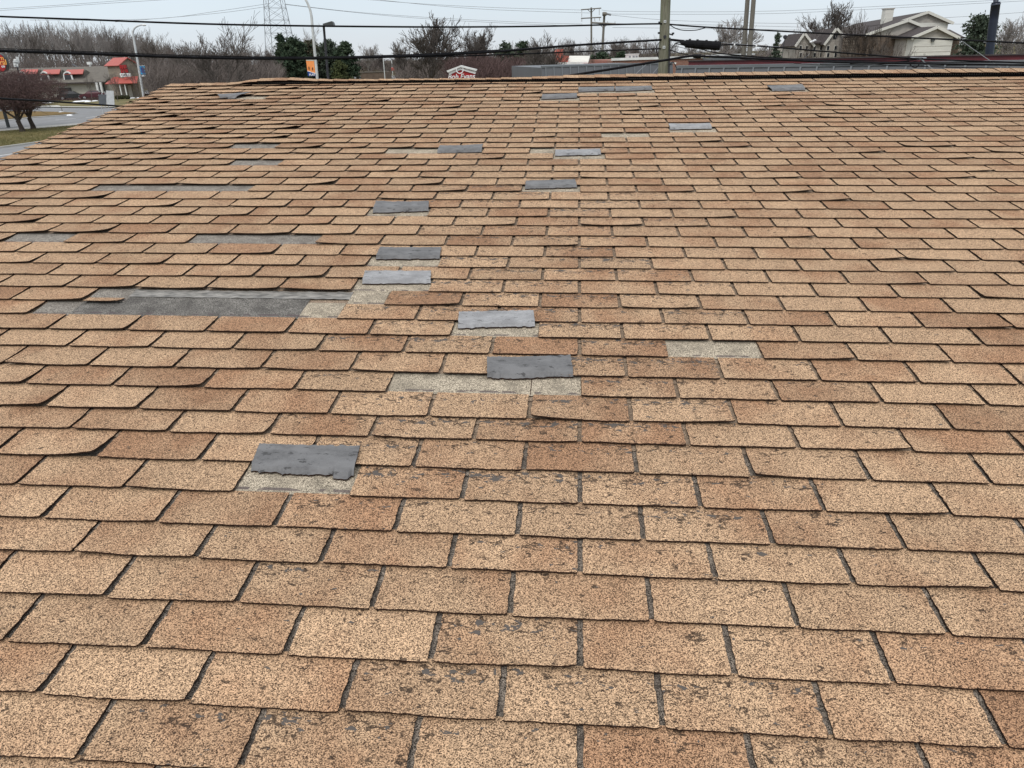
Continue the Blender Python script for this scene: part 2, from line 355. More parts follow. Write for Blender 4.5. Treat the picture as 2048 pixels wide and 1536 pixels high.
rs = random.Random(7)
TH = .0044
def tab_geo(mb, tones, u0, u1, v0, v1, nu, nv, cl, cr_, mid, seed, tone, jag=1.0, wtop=-.0088, w0=0., skew=0., side=True):
    rr = random.Random(seed); top = []; n1 = nu+1
    ph = rr.uniform(0, 99)
    je = [rr.uniform(-.0008, .0008)*jag + .0016*jag*noise.noise(Vector((s*13, ph, 0))) + .0030*jag*noise.noise(Vector((s*2.2, ph, 5))) for s in [i/nu for i in range(n1)]]
    jl = [rr.uniform(-.0014, .0014)*jag + .0018*noise.noise(Vector((j*1.7, ph, 9))) for j in range(nv+1)]
    jr = [rr.uniform(-.0014, .0014)*jag + .0018*noise.noise(Vector((j*1.7, ph, 19))) for j in range(nv+1)]
    for j in range(nv+1):
        t = j/nv
        for i in range(n1):
            s = i/nu; k = (1-t)**2
            u = u0 + s*(u1-u0) + (jl[j] if i == 0 else jr[j] if i == nu else 0)
            vv = v0 + t*(v1-v0) + je[i]*(1-t)**3 + skew*(s-.5)*(1-t)
            if t == 0 and (i == 0 or i == nu): vv += .0022*jag        # worn corners
            lift = (cl*(1-s)**2.6 + cr_*s**2.6 + mid*math.sin(math.pi*s))*k
            lift += .0010*noise.noise(Vector((u*7, vv*9, ph)))*(1-t)
            top.append((u, vv, w0 + wtop*t + lift))
    bot = [(x, y, z-TH*(1 if v0 < 1.7 else .8)) for x, y, z in top]
    o = len(mb.v); mb.v += top + bot; K = len(top); fs = []; ms = []
    for j in range(nv):
        for i in range(nu):
            a = j*n1+i; fs.append((a, a+1, a+n1+1, a+n1)); ms.append(0)
            fs.append((K+a, K+a+n1, K+a+n1+1, K+a+1)); ms.append(1)
    for i in range(nu): fs.append((i+1, i, K+i, K+i+1)); ms.append(1)
    for j in range(nv):
        a = j*n1; fs.append((a, a+n1, K+a+n1, K+a)); ms.append(1)
        a = j*n1+nu; fs.append((a+n1, a, K+a, K+a+n1)); ms.append(1)
    for i in range(nu):
        a = nv*n1+i; fs.append((a, a+1, K+a+1, K+a)); ms.append(1)
    mb.f += [tuple(o+i for i in f) for f in fs]; mb.m += ms
    tv = [(tone[0], tone[1], tone[2]*(.55 + 1.0*math.exp(-((j/nv-.74)/.17)**2))) for j in range(nv+1) for i in range(n1)]
    tones += tv + tv

# tabs that are gone, or folded back (course, index); halves carry a u range in tab widths
FOLD = {(5,-3), (9,-1), (12,-2), (15,-3), (17,-3), (22,-4), (25,-1), (30,-1), (31,-3), (35,2), (43,-1), (45,0), (45,1), (45,5), (44,-10)}
GONE = {(9,-2), (25,-9), (25,-8), (25,-7), (32,-8), (29,-7), (19,-9), (19,-6), (19,-5), (11,1), (34,0), (31,-4)} | FOLD
CUT = {13: (-7., -3.), 14: (-6.5, -2.5), 31: (-1., -.5)}
SLOT = .0130
tabs = []
for n in range(-8, 49):
    off = 0 if n % 2 else .5
    for k in range(-14, 22):
        if (n, k) in GONE: continue
        a, b_ = (k+off)*T, (k+1+off)*T
        if b_ < RAKE+.02 or a > UR: continue
        ua, ub = a + SLOT/2, b_ - SLOT/2
        if n in CUT:
            c, d = CUT[n][0]*T, CUT[n][1]*T
            if ua >= c-.02 and ub <= d+.02: continue
            if ua < c < ub: ub = c - .004
            if ua < d < ub: ua = d + .004
            if ub - ua < .03: continue
        if ua < RAKE: ua = RAKE + rs.uniform(-.012, .006)
        x0, y0 = r2px(ua, V[n]); x1, y1 = r2px(ub, V[n+1])
        x2, y2 = r2px(ub, V[n])
        vis = max(x2, x1) > -20 and min(x0, x1) < 2070 and y1 < 1545 and y0 > 100
        area = abs(x2-x0)*abs(y0-y1) if vis else 0
        tabs.append([area, n, k, ua, ub])
vis_sorted = sorted([t for t in tabs if t[0] > 0], key=lambda t: -t[0])
single = {(t[1], t[2]) for t in vis_sorted[:300]}
rest = MB(); rest_t = []
for area, n, k, ua, ub in tabs:
    seed = n*1009 + k*31 + 5; rr = random.Random(seed)
    uc = (ua+ub)/2/T
    x0, y0 = r2px(ua, V[n])
    # the left third of the roof curls more; the middle is cracked and bald
    left = min(1, max(0, (-uc-2.2)/1.5)); midw = math.exp(-((uc+.3)/3.2)**2)
    curl = (.0012 + .0052*left*rr.random()**1.2)
    cl = curl*rr.uniform(.3, 1.0) + (rr.random() < .06)*rr.uniform(.003, .008)
    cr_ = curl*rr.uniform(.6, 1.7) + (rr.random() < .10)*rr.uniform(.004, .012)
    if n > 28 and uc < -6: cr_ += rr.uniform(0, .007); cl += rr.uniform(0, .004)
    sp_ = {(8, -1): (.016, 0), (6, 1): (.010, .001), (7, 2): (.001, .011), (3, 2): (0, .008), (2, 2): (0, .008), (11, 2): (.001, .009), (15, -7): (.004, .010), (15, -6): (.008, .006), (15, -5): (.006, .009),
           (15, -4): (.009, .005), (16, -6): (.004, .007), (10, -4): (.008, .002), (9, -5): (.002, .010), (7, -4): (.001, .008), (5, -4): (.009, .001), (18, 3): (.001, .012), (13, 4): (0, .010), (21, 0): (.009, .010)}.get((n, k))
    if sp_: cl, cr_ = sp_
    red = rr.random()**1.3*(1 if n < 15 else .8); wear = min(1.15, midw*rr.uniform(.35, 1.25)*(1.12 if 3 < n < 26 else .72) + (.12 if n < 3 else 0))
    if left > .3: wear *= .35
    if uc > 3.2: wear *= .6
    tone = (rr.random(), red, wear)
    px_w = abs(r2px(ub, V[n])[0]-x0)
    nu, nv = (64, 12) if n < 7 else (40, 8) if n < 16 else (18, 4) if n < 30 else (10, 3)
    if not area: nu, nv = 10, 3
    nu = max(4, int(nu*(ub-ua)/.29))
    single_ = (n, k) in single
    mb = MB() if single_ else rest; tn = [] if single_ else rest_t
    tab_geo(mb, tn, ua, ub, V[n] + rr.uniform(-.0015, .0015), V[n+1]+.013, nu, nv, cl, cr_, rr.uniform(-.0003, .0012), seed, tone,
            jag=1.0 if n < 12 else .7, skew=rr.uniform(-.003, .003), wtop=-.0088 if n < 12 else -.0068)
    if single_: rpart(mb, 'shingle', [M['shingle'], M['edge']], attrs=tn)
o = rpart(rest, 'shingle', [M['shingle'], M['edge']], 'smaller shingle tabs of the farther courses and the roof beyond the picture', 'stuff', rest_t)

# layer below the tabs, seen in the slots: one sheet per roof, stepped at every course
for lo_, hi_, mk in ((-8, 7, 'slot'), (7, 48, 'slot_tan')):
  mb = MB(); tn = []
  for n in range(lo_, hi_):
    vs = [(RAKE, V[n]-.02, -.0125), (UR, V[n]-.02, -.0125), (UR, V[n+1]+.012, -.0165), (RAKE, V[n+1]+.012, -.0165)]
    mb.add(vs, [(0, 1, 2, 3)]); tn += [(0, 0, 0)]*4
  rpart(mb, 'headlap_layer', M[mk], attrs=tn)
# deck, eaves, back slope, walls
mb = MB()
mb.hexa([(RAKE+.02, -1.25, -.16), (UR, -1.25, -.16), (UR, VRIDGE, -.16), (RAKE+.02, VRIDGE, -.16),
         (RAKE+.02, -1.25, -.019), (UR, -1.25, -.019), (UR, VRIDGE, -.019), (RAKE+.02, VRIDGE, -.019)])
rpart(mb, 'roof_deck', M['cream'])
sl2 = math.tan(math.radians(17.7))
mb = MB(); tn = []
mb.add([(RAKE, VRIDGE-.01, -.004), (UR, VRIDGE-.01, -.004), (UR, VRIDGE+6, -.004-6*sl2), (RAKE, VRIDGE+6, -.004-6*sl2)], [(0, 1, 2, 3)])
tn += [(.5, .3, .2)]*4
rpart(mb, 'back_slope', M['shingle'], attrs=tn)
# walls down to the ground (built level in the world, then brought into the roof frame)
inv = ROOF.inverted(); mb = MB()
cs = [r2w(RAKE+.3, -1.0, -.2), r2w(UR-.3, -1.0, -.2), r2w(UR-.3, VRIDGE+5.6, -.2-5.6*sl2), r2w(RAKE+.3, VRIDGE+5.6, -.2-5.6*sl2)]
zt = min(c.z for c in cs)
P = [inv @ Vector((c.x, c.y, 0)) for c in cs] + [inv @ Vector((c.x, c.y, c.z)) for c in cs]
mb.hexa(P); rpart(mb, 'wall', M['beige'])
for u in (RAKE+.3, UR-.3):     # gable triangles
    a, b_, c = r2w(u, -1, -.17), r2w(u, VRIDGE, -.17), r2w(u, VRIDGE+5.6, -.17-5.6*sl2)
    mb = MB(); mb.prism([inv @ a, inv @ b_, inv @ c], (.12 if u < 0 else -.12, 0, 0)); rpart(mb, 'gable', M['beige'])

# bare patches where a tab is missing
def patch(n, ua, ub, kind, v0=None, v1=None, w=-.0100, label=None):
    mb = MB(); tn = []; v0 = V[n]+.006 if v0 is None else v0; v1 = V[n+1]+.012 if v1 is None else v1
    nu, nv = max(4, int((ub-ua)/.05)), 6; rr = random.Random(int(ua*1000)+n)
    for j in range(nv+1):
        for i in range(nu+1):
            t = j/nv; mb.v.append((ua+(ub-ua)*i/nu, v0+(v1-v0)*t, w-.0022*t+.0006*rr.uniform(-1, 1)))
            tn.append((.5, min(1, t*3.2), 0))
    for j in range(nv):
        for i in range(nu):
            a = j*(nu+1)+i; mb.f.append((a, a+1, a+nu+2, a+nu+1)); mb.m.append(0)
    rpart(mb, 'bare_layer', M[kind], label, attrs=tn)
def tabpatch(n, k, kind, **kw):
    off = 0 if n % 2 else .5; patch(n, (k+off)*T-.004, (k+1+off)*T+.004, kind, **kw)
for n, k in sorted(GONE):
    kind = 'bare_dark' if (k < -4 and n < 40) else 'bare_light'
    if n > 40: kind = 'bare_light'
    tabpatch(n, k, kind, label='bare grey layer where a tab is torn off' if kind == 'bare_dark' else 'pale bare layer under a lost tab')
patch(13, -7*T, -6.5*T, 'bare_dark'); patch(13, -6.5*T, -3.5*T, 'bare_darkest', v1=V[14]+.062, w=-.0088, label='large dark grey bare strip')
patch(13, -3.5*T, -3*T, 'bare_light', w=-.0096, v1=V[14]+.03); patch(14, -6.5*T, -5.95*T, 'bare_dark', w=-.0088)
patch(14, -2.98*T, -2.5*T, 'bare_light', w=-.0088); patch(31, -1*T, -.5*T, 'bare_light')
mb = MB(); mb.box((-.155, (V[9]+V[10])/2, -.0105), (.0022, .118, .0012)); rpart(mb, 'seam', M['edge'], 'thin dark seam where two strips meet')
# crumpled silvery underlayment above the dark strip
mb = MB(); nu, nv = 60, 5
for j in range(nv+1):
    for i in range(nu+1):
        u = -5.98*T + 3.0*T*i/nu; v = V[14]+.056 + (.066)*j/nv
        mb.v.append((u, v, -.0086 + .0026*noise.noise(Vector((u*30+v*25, v*14, 0))) + .0015*noise.noise(Vector((u*70, v*30, 4)))))
for j in range(nv):
    for i in range(nu):
        a = j*(nu+1)+i; mb.f.append((a, a+1, a+nu+2, a+nu+1)); mb.m.append(0)
rpart(mb, 'underlayment', M['underlay'], 'crumpled silvery underlayment in the big gap', smooth=True)
# torn remnant left of the big gap
mb = MB(); tn = []
tab_geo(mb, tn, -6.5*T+.01, -5.98*T, V[14]-.012, V[14]+.03, 24, 2, .004, .007, .002, 77, (.4, .3, .3), wtop=-.003, w0=.001)
rpart(mb, 'torn_remnant', [M['shingle'], M['edge']], 'narrow torn remnant of a tab', attrs=tn)

# folded-back tabs, quads read as bottom-left, bottom-right, top-right, top-left
folds = [
 ('wide grey folded tab nearest the camera', 'felt', [(500,937),(706,946),(720,892),(519,887)], .010, .6),
 ('dark grey folded tab lifting at its right corner', 'felt', [(974,750),(1147,748),(1141,710),(974,714)], .014, 1.),
 ('pale folded tab above a bare patch', 'felt_sheen', [(916,650),(1070,648),(1067,620),(918,623)], .009, .4),
 ('pale silver folded tab', 'felt_sheen', [(724,563),(861,562),(862,541),(730,541)], .009, .4),
 ('grey folded tab', 'felt', [(751,514),(879,513),(883,494),(760,494)], .010, .5),
 ('grey folded tab with raised corner', 'felt', [(745,422),(857,418),(858,402),(752,402)], .016, 1.),
 ('blue grey folded tab', 'felt', [(1050,374),(1154,371),(1150,358),(1052,361)], .010, .5),
 ('pale folded tab with ragged lower edge', 'felt_sheen', [(1110,308),(1202,306),(1200,297),(1111,299)], .009, .4),
 ('dark curved folded tab', 'felt', [(874,303),(963,301),(966,288),(880,291)], .018, 1.),
 ('pale slim folded tab', 'felt_sheen', [(1340,256),(1424,254),(1420,246),(1337,247)], .012, .5),
 ('grey slim folded tab', 'felt', [(1083,196),(1154,193),(1154,186),(1085,188)], .012, .5),
 ('left of two touching folded tabs', 'felt', [(1157,181),(1229,179),(1228,173),(1157,174)], .012, .4),
 ('right of two touching folded tabs', 'felt', [(1231,180),(1305,177),(1302,171),(1230,173)], .012, .4),
 ('slanted grey folded tab', 'felt', [(1545,180),(1611,177),(1604,168),(1534,171)], .012, .4),
 ('twisted grey folded tab near the ridge', 'felt', [(440,196),(470,194),(505,183),(435,188)], .02, .6)]
for fi, (lab, mt, quad, wl, cv) in enumerate(folds):
    rr = random.Random(400+fi); q = [px2r(x, y, .006 if i < 2 else wl) for i, (x, y) in enumerate(quad)]
    nu = 44 if fi < 3 else 26 if fi < 9 else 14; nv = 8; mb = MB(); n1 = nu+1; top = []
    jb = [.008*noise.noise(Vector((i*.33, fi, 0))) + .005*noise.noise(Vector((i*1.1, fi, 3))) for i in range(n1)]
    if fi == 0: jb = [j_ - (.014 if .80 < i/nu < .97 else 0) - (.004 if .3 < i/nu < .62 else 0) for i, j_ in enumerate(jb)]
    if fi == 1: jb = [j_ - .007*math.sin(math.pi*min(1, i/nu*1.5)) for i, j_ in enumerate(jb)]
    if fi == 2: jb = [j_ - (.006 if i/nu < .22 else 0) for i, j_ in enumerate(jb)]
    jt = [.006*noise.noise(Vector((i*.4, fi, 8))) + .0018*noise.noise(Vector((i*1.3, fi, 7))) for i in range(n1)]
    for j in range(nv+1):
        t = j/nv
        for i in range(n1):
            s = i/nu; p = (q[0]*(1-s)+q[1]*s)*(1-t) + (q[3]*(1-s)+q[2]*s)*t
            w = .0015 + wl*math.sin(min(1, t*2.6)*math.pi/2)*.8 + .35*wl*cv*max(0, t-.45)**1.2*((abs(s-.5)*2)**2.2*1.6)
            if t == 0: w = -.004
            w += .0012*noise.noise(Vector((s*5, t*3, fi)))
            top.append((p.x + .002*noise.noise(Vector((t*6, fi, s*2)))*(1 if 0 < i < nu else 1.5), p.y + jb[i]*(1-t)**2 + jt[i]*t**2, w))
    bot = [(x, y, z-.0042) for x, y, z in top]; K = len(top); mb.v = top+bot
    for j in range(nv):
        for i in range(nu):
            a = j*n1+i; mb.f.append((a, a+1, a+n1+1, a+n1)); mb.m.append(0); mb.f.append((K+a, K+a+n1, K+a+n1+1, K+a+1)); mb.m.append(1)
    for i in range(nu): mb.f.append((i+1, i, K+i, K+i+1)); mb.m.append(1); a = nv*n1+i; mb.f.append((a, a+1, K+a+1, K+a)); mb.m.append(1)
    for j in range(nv): a = j*n1; mb.f.append((a, a+n1, K+a+n1, K+a)); mb.m.append(1); a += nu; mb.f.append((a+n1, a, K+a, K+a+n1)); mb.m.append(1)
    rpart(mb, 'folded_tab', [M[mt], M['edge']], lab, smooth=False)

# ridge vent and ridge caps
VS = -3.0
def pw(tab, x):
    if x <= tab[0][0]: return tab[0][1]
    for (x0, y0), (x1, y1) in zip(tab, tab[1:]):
        if x <= x1: return y0 + (y1-y0)*(x-x0)/(x1-x0)
    return tab[-1][1]
VF = [(-3.7, 5.985), (-3.0, 6.03), (-2.25, 6.062), (-1.35, 6.078), (0, 6.082), (.83, 6.107), (2.1, 6.146), (3.72, 6.162), (6.7, 6.19)]
VT = [(-3.7, 6.045), (-3.1, 6.075), (-2.7, 6.125), (-2.25, 6.100), (-1.35, 6.098), (-.5, 6.115), (-.1, 6.165), (.83, 6.19), (2.1, 6.25), (3.72, 6.29), (6.7, 6.32)]
HV = .021
def vh(u): return pw([(-3, .021), (-2.4, .020), (-2.1, .013), (-.7, .012), (-.15, .018), (.3, .021), (7, .021)], u)*min(1, max(0, (u-VS+.06)/.16))
mb = MB(); us = [VS+.0+i*.1 for i in range(int((UR-VS)/.1)+1)]; ring = []
for u in us:
    f, t_, h = pw(VF, u), pw(VT, u), vh(u)
    ring.append([(u, f, -.012), (u, f, h), (u, t_, h+.002), (u, t_+.14, h-.045), (u, t_+.14, -.08)])
vs = [p for r_ in ring for p in r_]; fs = []
for i in range(len(ring)-1):
    for k in range(5): fs.append((i*5+k, i*5+(k+1)%5, i*5+5+(k+1)%5, i*5+5+k))
mb.add(vs, [tuple(reversed(f)) for f in fs] + [(0, 1, 2, 3, 4)]); rpart(mb, 'ridge_vent', M['vent'])
mb = MB(); u = VS+.16
while u < UR-.05: mb.box((u, pw(VF, u)-.003, .0125), (.007, .005, .008)); u += .019
rpart(mb, 'vent_rib', M['vent_rib'], 'row of small ribs along the ridge vent', 'stuff')
CAPD = .1355; u = RAKE+.03; i = 0
while u < UR-.16:
    rr = random.Random(900+i); mb = MB(); nn = 4; top = []; sh = rr.uniform(-.004, .004); hh = rr.uniform(-.001, .002)
    for a in range(nn+1):
        s_ = a/nn; uu = u + s_*(CAPD+.012); f, t_ = pw(VF, uu), pw(VT, uu)
        z0 = (vh(uu)+.002 if uu > VS-.06 else .0) + .0045*(1-s_) + .008*max(0, 1-abs(uu+2.62)/.28) + hh + .0055
        ft = f-.016+sh if uu > VS else f-.03+sh
        for vv, ww in ((ft, -.0015), (ft*.4+t_*.6, .001), (t_-.008, .0025), (t_+.012, .001), (t_+.14, -.036)):
            top.append((uu, vv + .0012*rr.uniform(-1, 1), ww + z0))
    K = len(top); mb.v = top + [(x, y, z-.0045) for x, y, z in top]; m_ = 5
    for a in range(nn):
        for c in range(m_-1):
            b_ = a*m_+c; mb.f.append((b_, b_+m_, b_+m_+1, b_+1)); mb.m.append(0); mb.f.append((K+b_, K+b_+1, K+b_+m_+1, K+b_+m_)); mb.m.append(1)
        b_ = a*m_; mb.f.append((b_, K+b_, K+b_+m_, b_+m_)); mb.m.append(1)
    for c in range(m_-1):
        mb.f.append((c, c+1, K+c+1, K+c)); mb.m.append(1); b_ = nn*m_+c; mb.f.append((b_, K+b_, K+b_+1, b_+1)); mb.m.append(1)
    rpart(mb, 'ridge_cap', [M['shingle'], M['edge']], attrs=[(rr.random(), rr.random()**1.6*.9, .25)]*len(mb.v)); u += CAPD; i += 1

# ------------------------------------------------------------------ ground, roads
mb = MB(); mb.add([(-1500, -60, 0), (1500, -60, 0), (1500, 2600, 0), (-1500, 2600, 0)], [(0, 1, 2, 3)])
tag(mb.obj('ground', M['grass'], origin=(0, 0, 0)), kind='structure')
def sheet(name, pts, z, m, kind='structure', label=None):
    mb = MB(); P = [Vector((p[0], p[1], z)) if len(p) == 3 or isinstance(p, Vector) else ground(*p) for p in pts]
    P = [Vector((p.x, p.y, z)) for p in P]; mb.add(P, [tuple(range(len(P)))])
    o = mb.obj(name, m); tag(o, label, kind=kind); return o
def gp(x, y): return ground(x, y)
# near road
a, b_ = gp(0, 297), gp(84, 285.5); d = (b_-a).normalized(); nrm = Vector((d.y, -d.x, 0))
if nrm.y > 0: nrm = -nrm
sheet('near_road', [a-d*60, a+d*60, a+d*60+nrm*9, a-d*60+nrm*9], .008, M['asphalt'])
mb = MB(); P = [a-d*60, a+d*60]; mb.hexa([P[0], P[1], P[1]-nrm*.25, P[0]-nrm*.25] + [p+Vector((0, 0, .12)) for p in (P[0], P[1], P[1]-nrm*.25, P[0]-nrm*.25)])
tag(mb.obj('near_kerb', M['concrete']), kind='structure')
c = gp(0, 311.5); e_ = gp(31.5, 307); dd = (e_-c).normalized(); 
mb = MB(); 
for k in (-2, -1, 0, 1):
    p = c - dd*1.0 + dd*9*k; n_ = Vector((-dd.y, dd.x, 0))*.09; q = p+dd*5.2 if k != 0 else e_
    mb.add([(x.x, x.y, .012) for x in (p-n_, q-n_, q+n_, p+n_)], [(0, 1, 2, 3)])
tag(mb.obj('lane_marking', M['paint']), kind='structure')
# far road with its island
sheet('far_road', [(-260, 288), (0, 261), (79, 256), (183, 247), (420, 226), (420, 208), (200, 216.5), (60, 214.5), (-260, 216)], .008, M['asphalt'])
sheet('gutter_strip', [(-260, 289), (0, 262), (79, 256.4), (183, 247.5), (183, 244.6), (71, 253.2), (0, 258.8), (-260, 284)], .012, M['concrete'])
sheet('island_grass', [(-260, 258), (0, 240.5), (32, 238.3), (66, 234.4), (126, 230.4), (154.5, 227.2), (126, 225.4), (66, 224), (0, 223.8), (-260, 228)], .10, M['grass_brown'])
sheet('island_kerb', [(-260, 259.6), (0, 241.9), (32, 239.6), (66, 235.5), (128, 231.3), (157.5, 227.2), (126, 224.7), (66, 223.3), (0, 223.1), (-260, 227.2)], .05, M['concrete'])
mb = MB()
for p, q, w_ in (((0, 255.2), (38, 251.4), .1), ((110, 240.2), (151, 237.2), .1), ((172, 235.5), (195, 233), .1), ((-90, 262), (-40, 258), .1)):
    A, B = gp(*p), gp(*q); dd = (B-A).normalized(); n_ = Vector((-dd.y, dd.x, 0))*w_
    mb.add([(x.x, x.y, .014) for x in (A-n_, B-n_, B+n_, A+n_)], [(0, 1, 2, 3)])
tag(mb.obj('lane_marking', M['paint']), kind='structure')
sheet('far_kerb', [(-260, 214.8), (58, 213.3), (200, 215.2), (400, 207), (400, 208.2), (200, 216.8), (58, 214.8), (-260, 216.4)], .13, M['concrete'])
sheet('parking_lot', [(-260, 202), (60, 199), (135, 195), (225, 192), (300, 189), (300, 181), (140, 183), (-260, 184)], .010, M['asphalt'])
sheet('footpath', [(205, 195.5), (262, 192), (262, 186.5), (205, 189)], .016, M['concrete'])
# a distant road and lots behind the ridge
sheet('distant_road', [(560, 160), (900, 156), (900, 150.5), (560, 153.5)], .010, M['asphalt'])
# snow left along kerbs and beds
mb = MB(); rr = random.Random(3)
def snowblob(x, y, wpx, dpt):
    c = gp(x, y); r = wpx/F*c.y/2; n = 18; pts = []
    top = (c.x, c.y, .16)
    ring = [(c.x+math.cos(2*math.pi*i/n)*r*rr.uniform(.75, 1.1), c.y+math.sin(2*math.pi*i/n)*dpt*rr.uniform(.7, 1.1), .02) for i in range(n)]
    ring2 = [(c.x+(p[0]-c.x)*.7, c.y+(p[1]-c.y)*.7, .13*rr.uniform(.7, 1.2)) for p in ring]
    mb.add(ring+ring2+[top], [(i, (i+1)%n, n+(i+1)%n, n+i) for i in range(n)] + [(n+i, n+(i+1)%n, 2*n) for i in range(n)])
for x, y, w_, d_ in [(155, 193, 24, 1.6), (163, 203, 28, 2.2), (176, 204, 10, .9), (190, 202.5, 9, .8), (122, 225.6, 9, .6), (78, 214.2, 22, .5), (140, 231.5, 12, .4), (96, 206, 18, 1.2),
                     (60, 208, 20, .8), (127, 198, 12, .8), (265, 196.8, 9, .9), (276, 196.4, 5, .6), (100, 213.6, 40, .35), (190, 215.6, 30, .3), (25, 206, 26, .8), (-20, 207, 30, .8)]:
    snowblob(x, y, w_, d_)
tag(mb.obj('snow_patches', M['snow'], smooth=True), 'thin patches of old snow left along kerbs and planting beds', kind='stuff')
# dry planting beds behind the snow
mb = MB()
for i in range(2600):
    x = rr.uniform(80, 215); y = rr.uniform(193.5, 201.5); p = gp(x, y); h = rr.uniform(.2, .55); a_ = rr.uniform(0, 6.3)
    q = p + Vector((rr.uniform(-.3, .3), rr.uniform(-.3, .3), h)); mb.add([p+Vector((math.cos(a_)*.05, math.sin(a_)*.05, 0)), p-Vector((math.cos(a_)*.05, math.sin(a_)*.05, 0)), q], [(0, 1, 2)])
tag(mb.obj('dry_bedding_plants', M['bark_red']), 'low reddish brown dry bedding plants in front of the car park', kind='stuff')
# grass blades on the verge
mb = MB()
for i in range(26000):
    x = rr.uniform(-40, 215); y = rr.uniform(243, 300)
    p = gp(x, y)
    lo = 296.5 - (x)*.135; hi = 262 - x*.078
    if not (hi+1 < y < lo-1): continue
    h = rr.uniform(.05, .13); a_ = rr.uniform(0, 6.3); wd = .02
    q = p + Vector((rr.uniform(-.05, .05), rr.uniform(-.05, .05), h)); mb.add([p+Vector((math.cos(a_)*wd, math.sin(a_)*wd, 0)), p-Vector((math.cos(a_)*wd, math.sin(a_)*wd, 0)), q], [(0, 1, 2)])
tag(mb.obj('verge_grass', M['blade']), 'short yellow green winter grass on the verge between the roads', kind='stuff')

# ------------------------------------------------------------------ trees
def bare_tree_mesh(seed, levels=5, kids=(4, 4, 4, 3, 3), trunk=.3, spread=.55, up=.25, ratio=.62, r0=.018, lean=0., twig=.0016, wide=1.0, sides=4):
    """skeleton of height about 1 with its foot at the origin"""
    rr = random.Random(seed); mb_t = MB(); mb_c = MB()
    def branch(p, d, L, r, lev):
        segs = 4 if lev < 2 else 3 if lev < levels-1 else 2; pts = [p]; dirs = []; q = p.copy(); dd = d.copy()
        for s in range(segs):
            dd = (dd + Vector((rr.gauss(0, .13), rr.gauss(0, .13), rr.gauss(0, .08)+up*.14))).normalized()
            q = q + dd*(L/segs); pts.append(q.copy()); dirs.append(dd.copy())
        r1 = max(twig, r*(.62 if lev == 0 else .45))
        rad = [r + (r1-r)*i/segs for i in range(segs+1)]
        (mb_t if lev == 0 else mb_c).tube(pts, rad, 6 if lev == 0 else sides if lev < 2 else 3, cap=False)
        if lev >= levels: return
        n = kids[min(lev, len(kids)-1)]
        for i in range(n):
            f = rr.uniform(.35, 1.0) if lev > 0 else rr.uniform(.55, 1.0)
            if i == 0: f = 1.0
            idx = min(segs-1, int(f*segs)); base = pts[idx] + (pts[idx+1]-pts[idx])*(f*segs-idx) if idx < segs else pts[-1]
            ax = Vector((rr.gauss(0, 1)*wide, rr.gauss(0, 1)*wide, rr.gauss(0, .4))); ax = (ax - ax.dot(dirs[idx])*dirs[idx]).normalized()
            nd = (dirs[idx] + ax*spread*rr.uniform(.6, 1.5) + Vector((0, 0, up*.5))).normalized()
            branch(base, nd, L*ratio*rr.uniform(.75, 1.25) * (1.35 if lev == 0 else 1), max(twig, rad[idx]*rr.uniform(.5, .75)), lev+1)
    branch(Vector((0, 0, 0)), Vector((lean, 0, 1)).normalized(), trunk, r0, 0)
    z = max(v[2] for v in mb_c.v)
    for m_ in (mb_t, mb_c): m_.v = [(a/z, b/z, c/z) for a, b, c in m_.v]
    return mb_t, mb_c
PROTO = {}
def proto(kind):
    if kind in PROTO: return PROTO[kind]
    P = dict(
        wood0=dict(seed=11, trunk=.42, spread=.34, up=.5, kids=(6, 4, 4, 3), levels=4, r0=.011, twig=.0016, ratio=.56),
        wood1=dict(seed=12, trunk=.38, spread=.36, up=.5, kids=(6, 4, 4, 3), levels=4, r0=.012, twig=.0016, ratio=.56),
        wood2=dict(seed=13, trunk=.46, spread=.30, up=.6, kids=(5, 5, 4, 3), levels=4, r0=.010, twig=.0015, ratio=.55),
        wood3=dict(seed=14, trunk=.35, spread=.42, up=.45, kids=(6, 5, 4, 3), levels=4, r0=.011, twig=.0015, ratio=.58),
        open0=dict(seed=21, trunk=.22, spread=.46, up=.30, kids=(6, 4, 4, 4, 4), levels=5, r0=.013, twig=.0012, ratio=.66),
        open1=dict(seed=22, trunk=.16, spread=.50, up=.30, kids=(8, 5, 4, 4, 4), levels=5, r0=.010, twig=.0012, ratio=.64),
        open2=dict(seed=23, trunk=.18, spread=.52, up=.28, kids=(7, 5, 4, 4, 4), levels=5, r0=.010, twig=.0011, ratio=.62),
        thin0=dict(seed=31, trunk=.26, spread=.40, up=.36, kids=(6, 4, 4, 3, 2), levels=5, r0=.011, twig=.0011, ratio=.64),
        thin1=dict(seed=32, trunk=.24, spread=.44, up=.32, kids=(6, 4, 4, 3, 2), levels=5, r0=.011, twig=.0011, ratio=.64),
        bush0=dict(seed=41, trunk=.06, spread=.75, up=.22, kids=(10, 5, 4, 3), levels=4, r0=.014, twig=.0030, ratio=1.0),
        bush1=dict(seed=42, trunk=.06, spread=.70, up=.30, kids=(9, 5, 4, 3), levels=4, r0=.014, twig=.0030, ratio=1.0),
    )[kind]
    a, b_ = bare_tree_mesh(**P)
    PROTO[kind] = (a, b_, {}); return PROTO[kind]
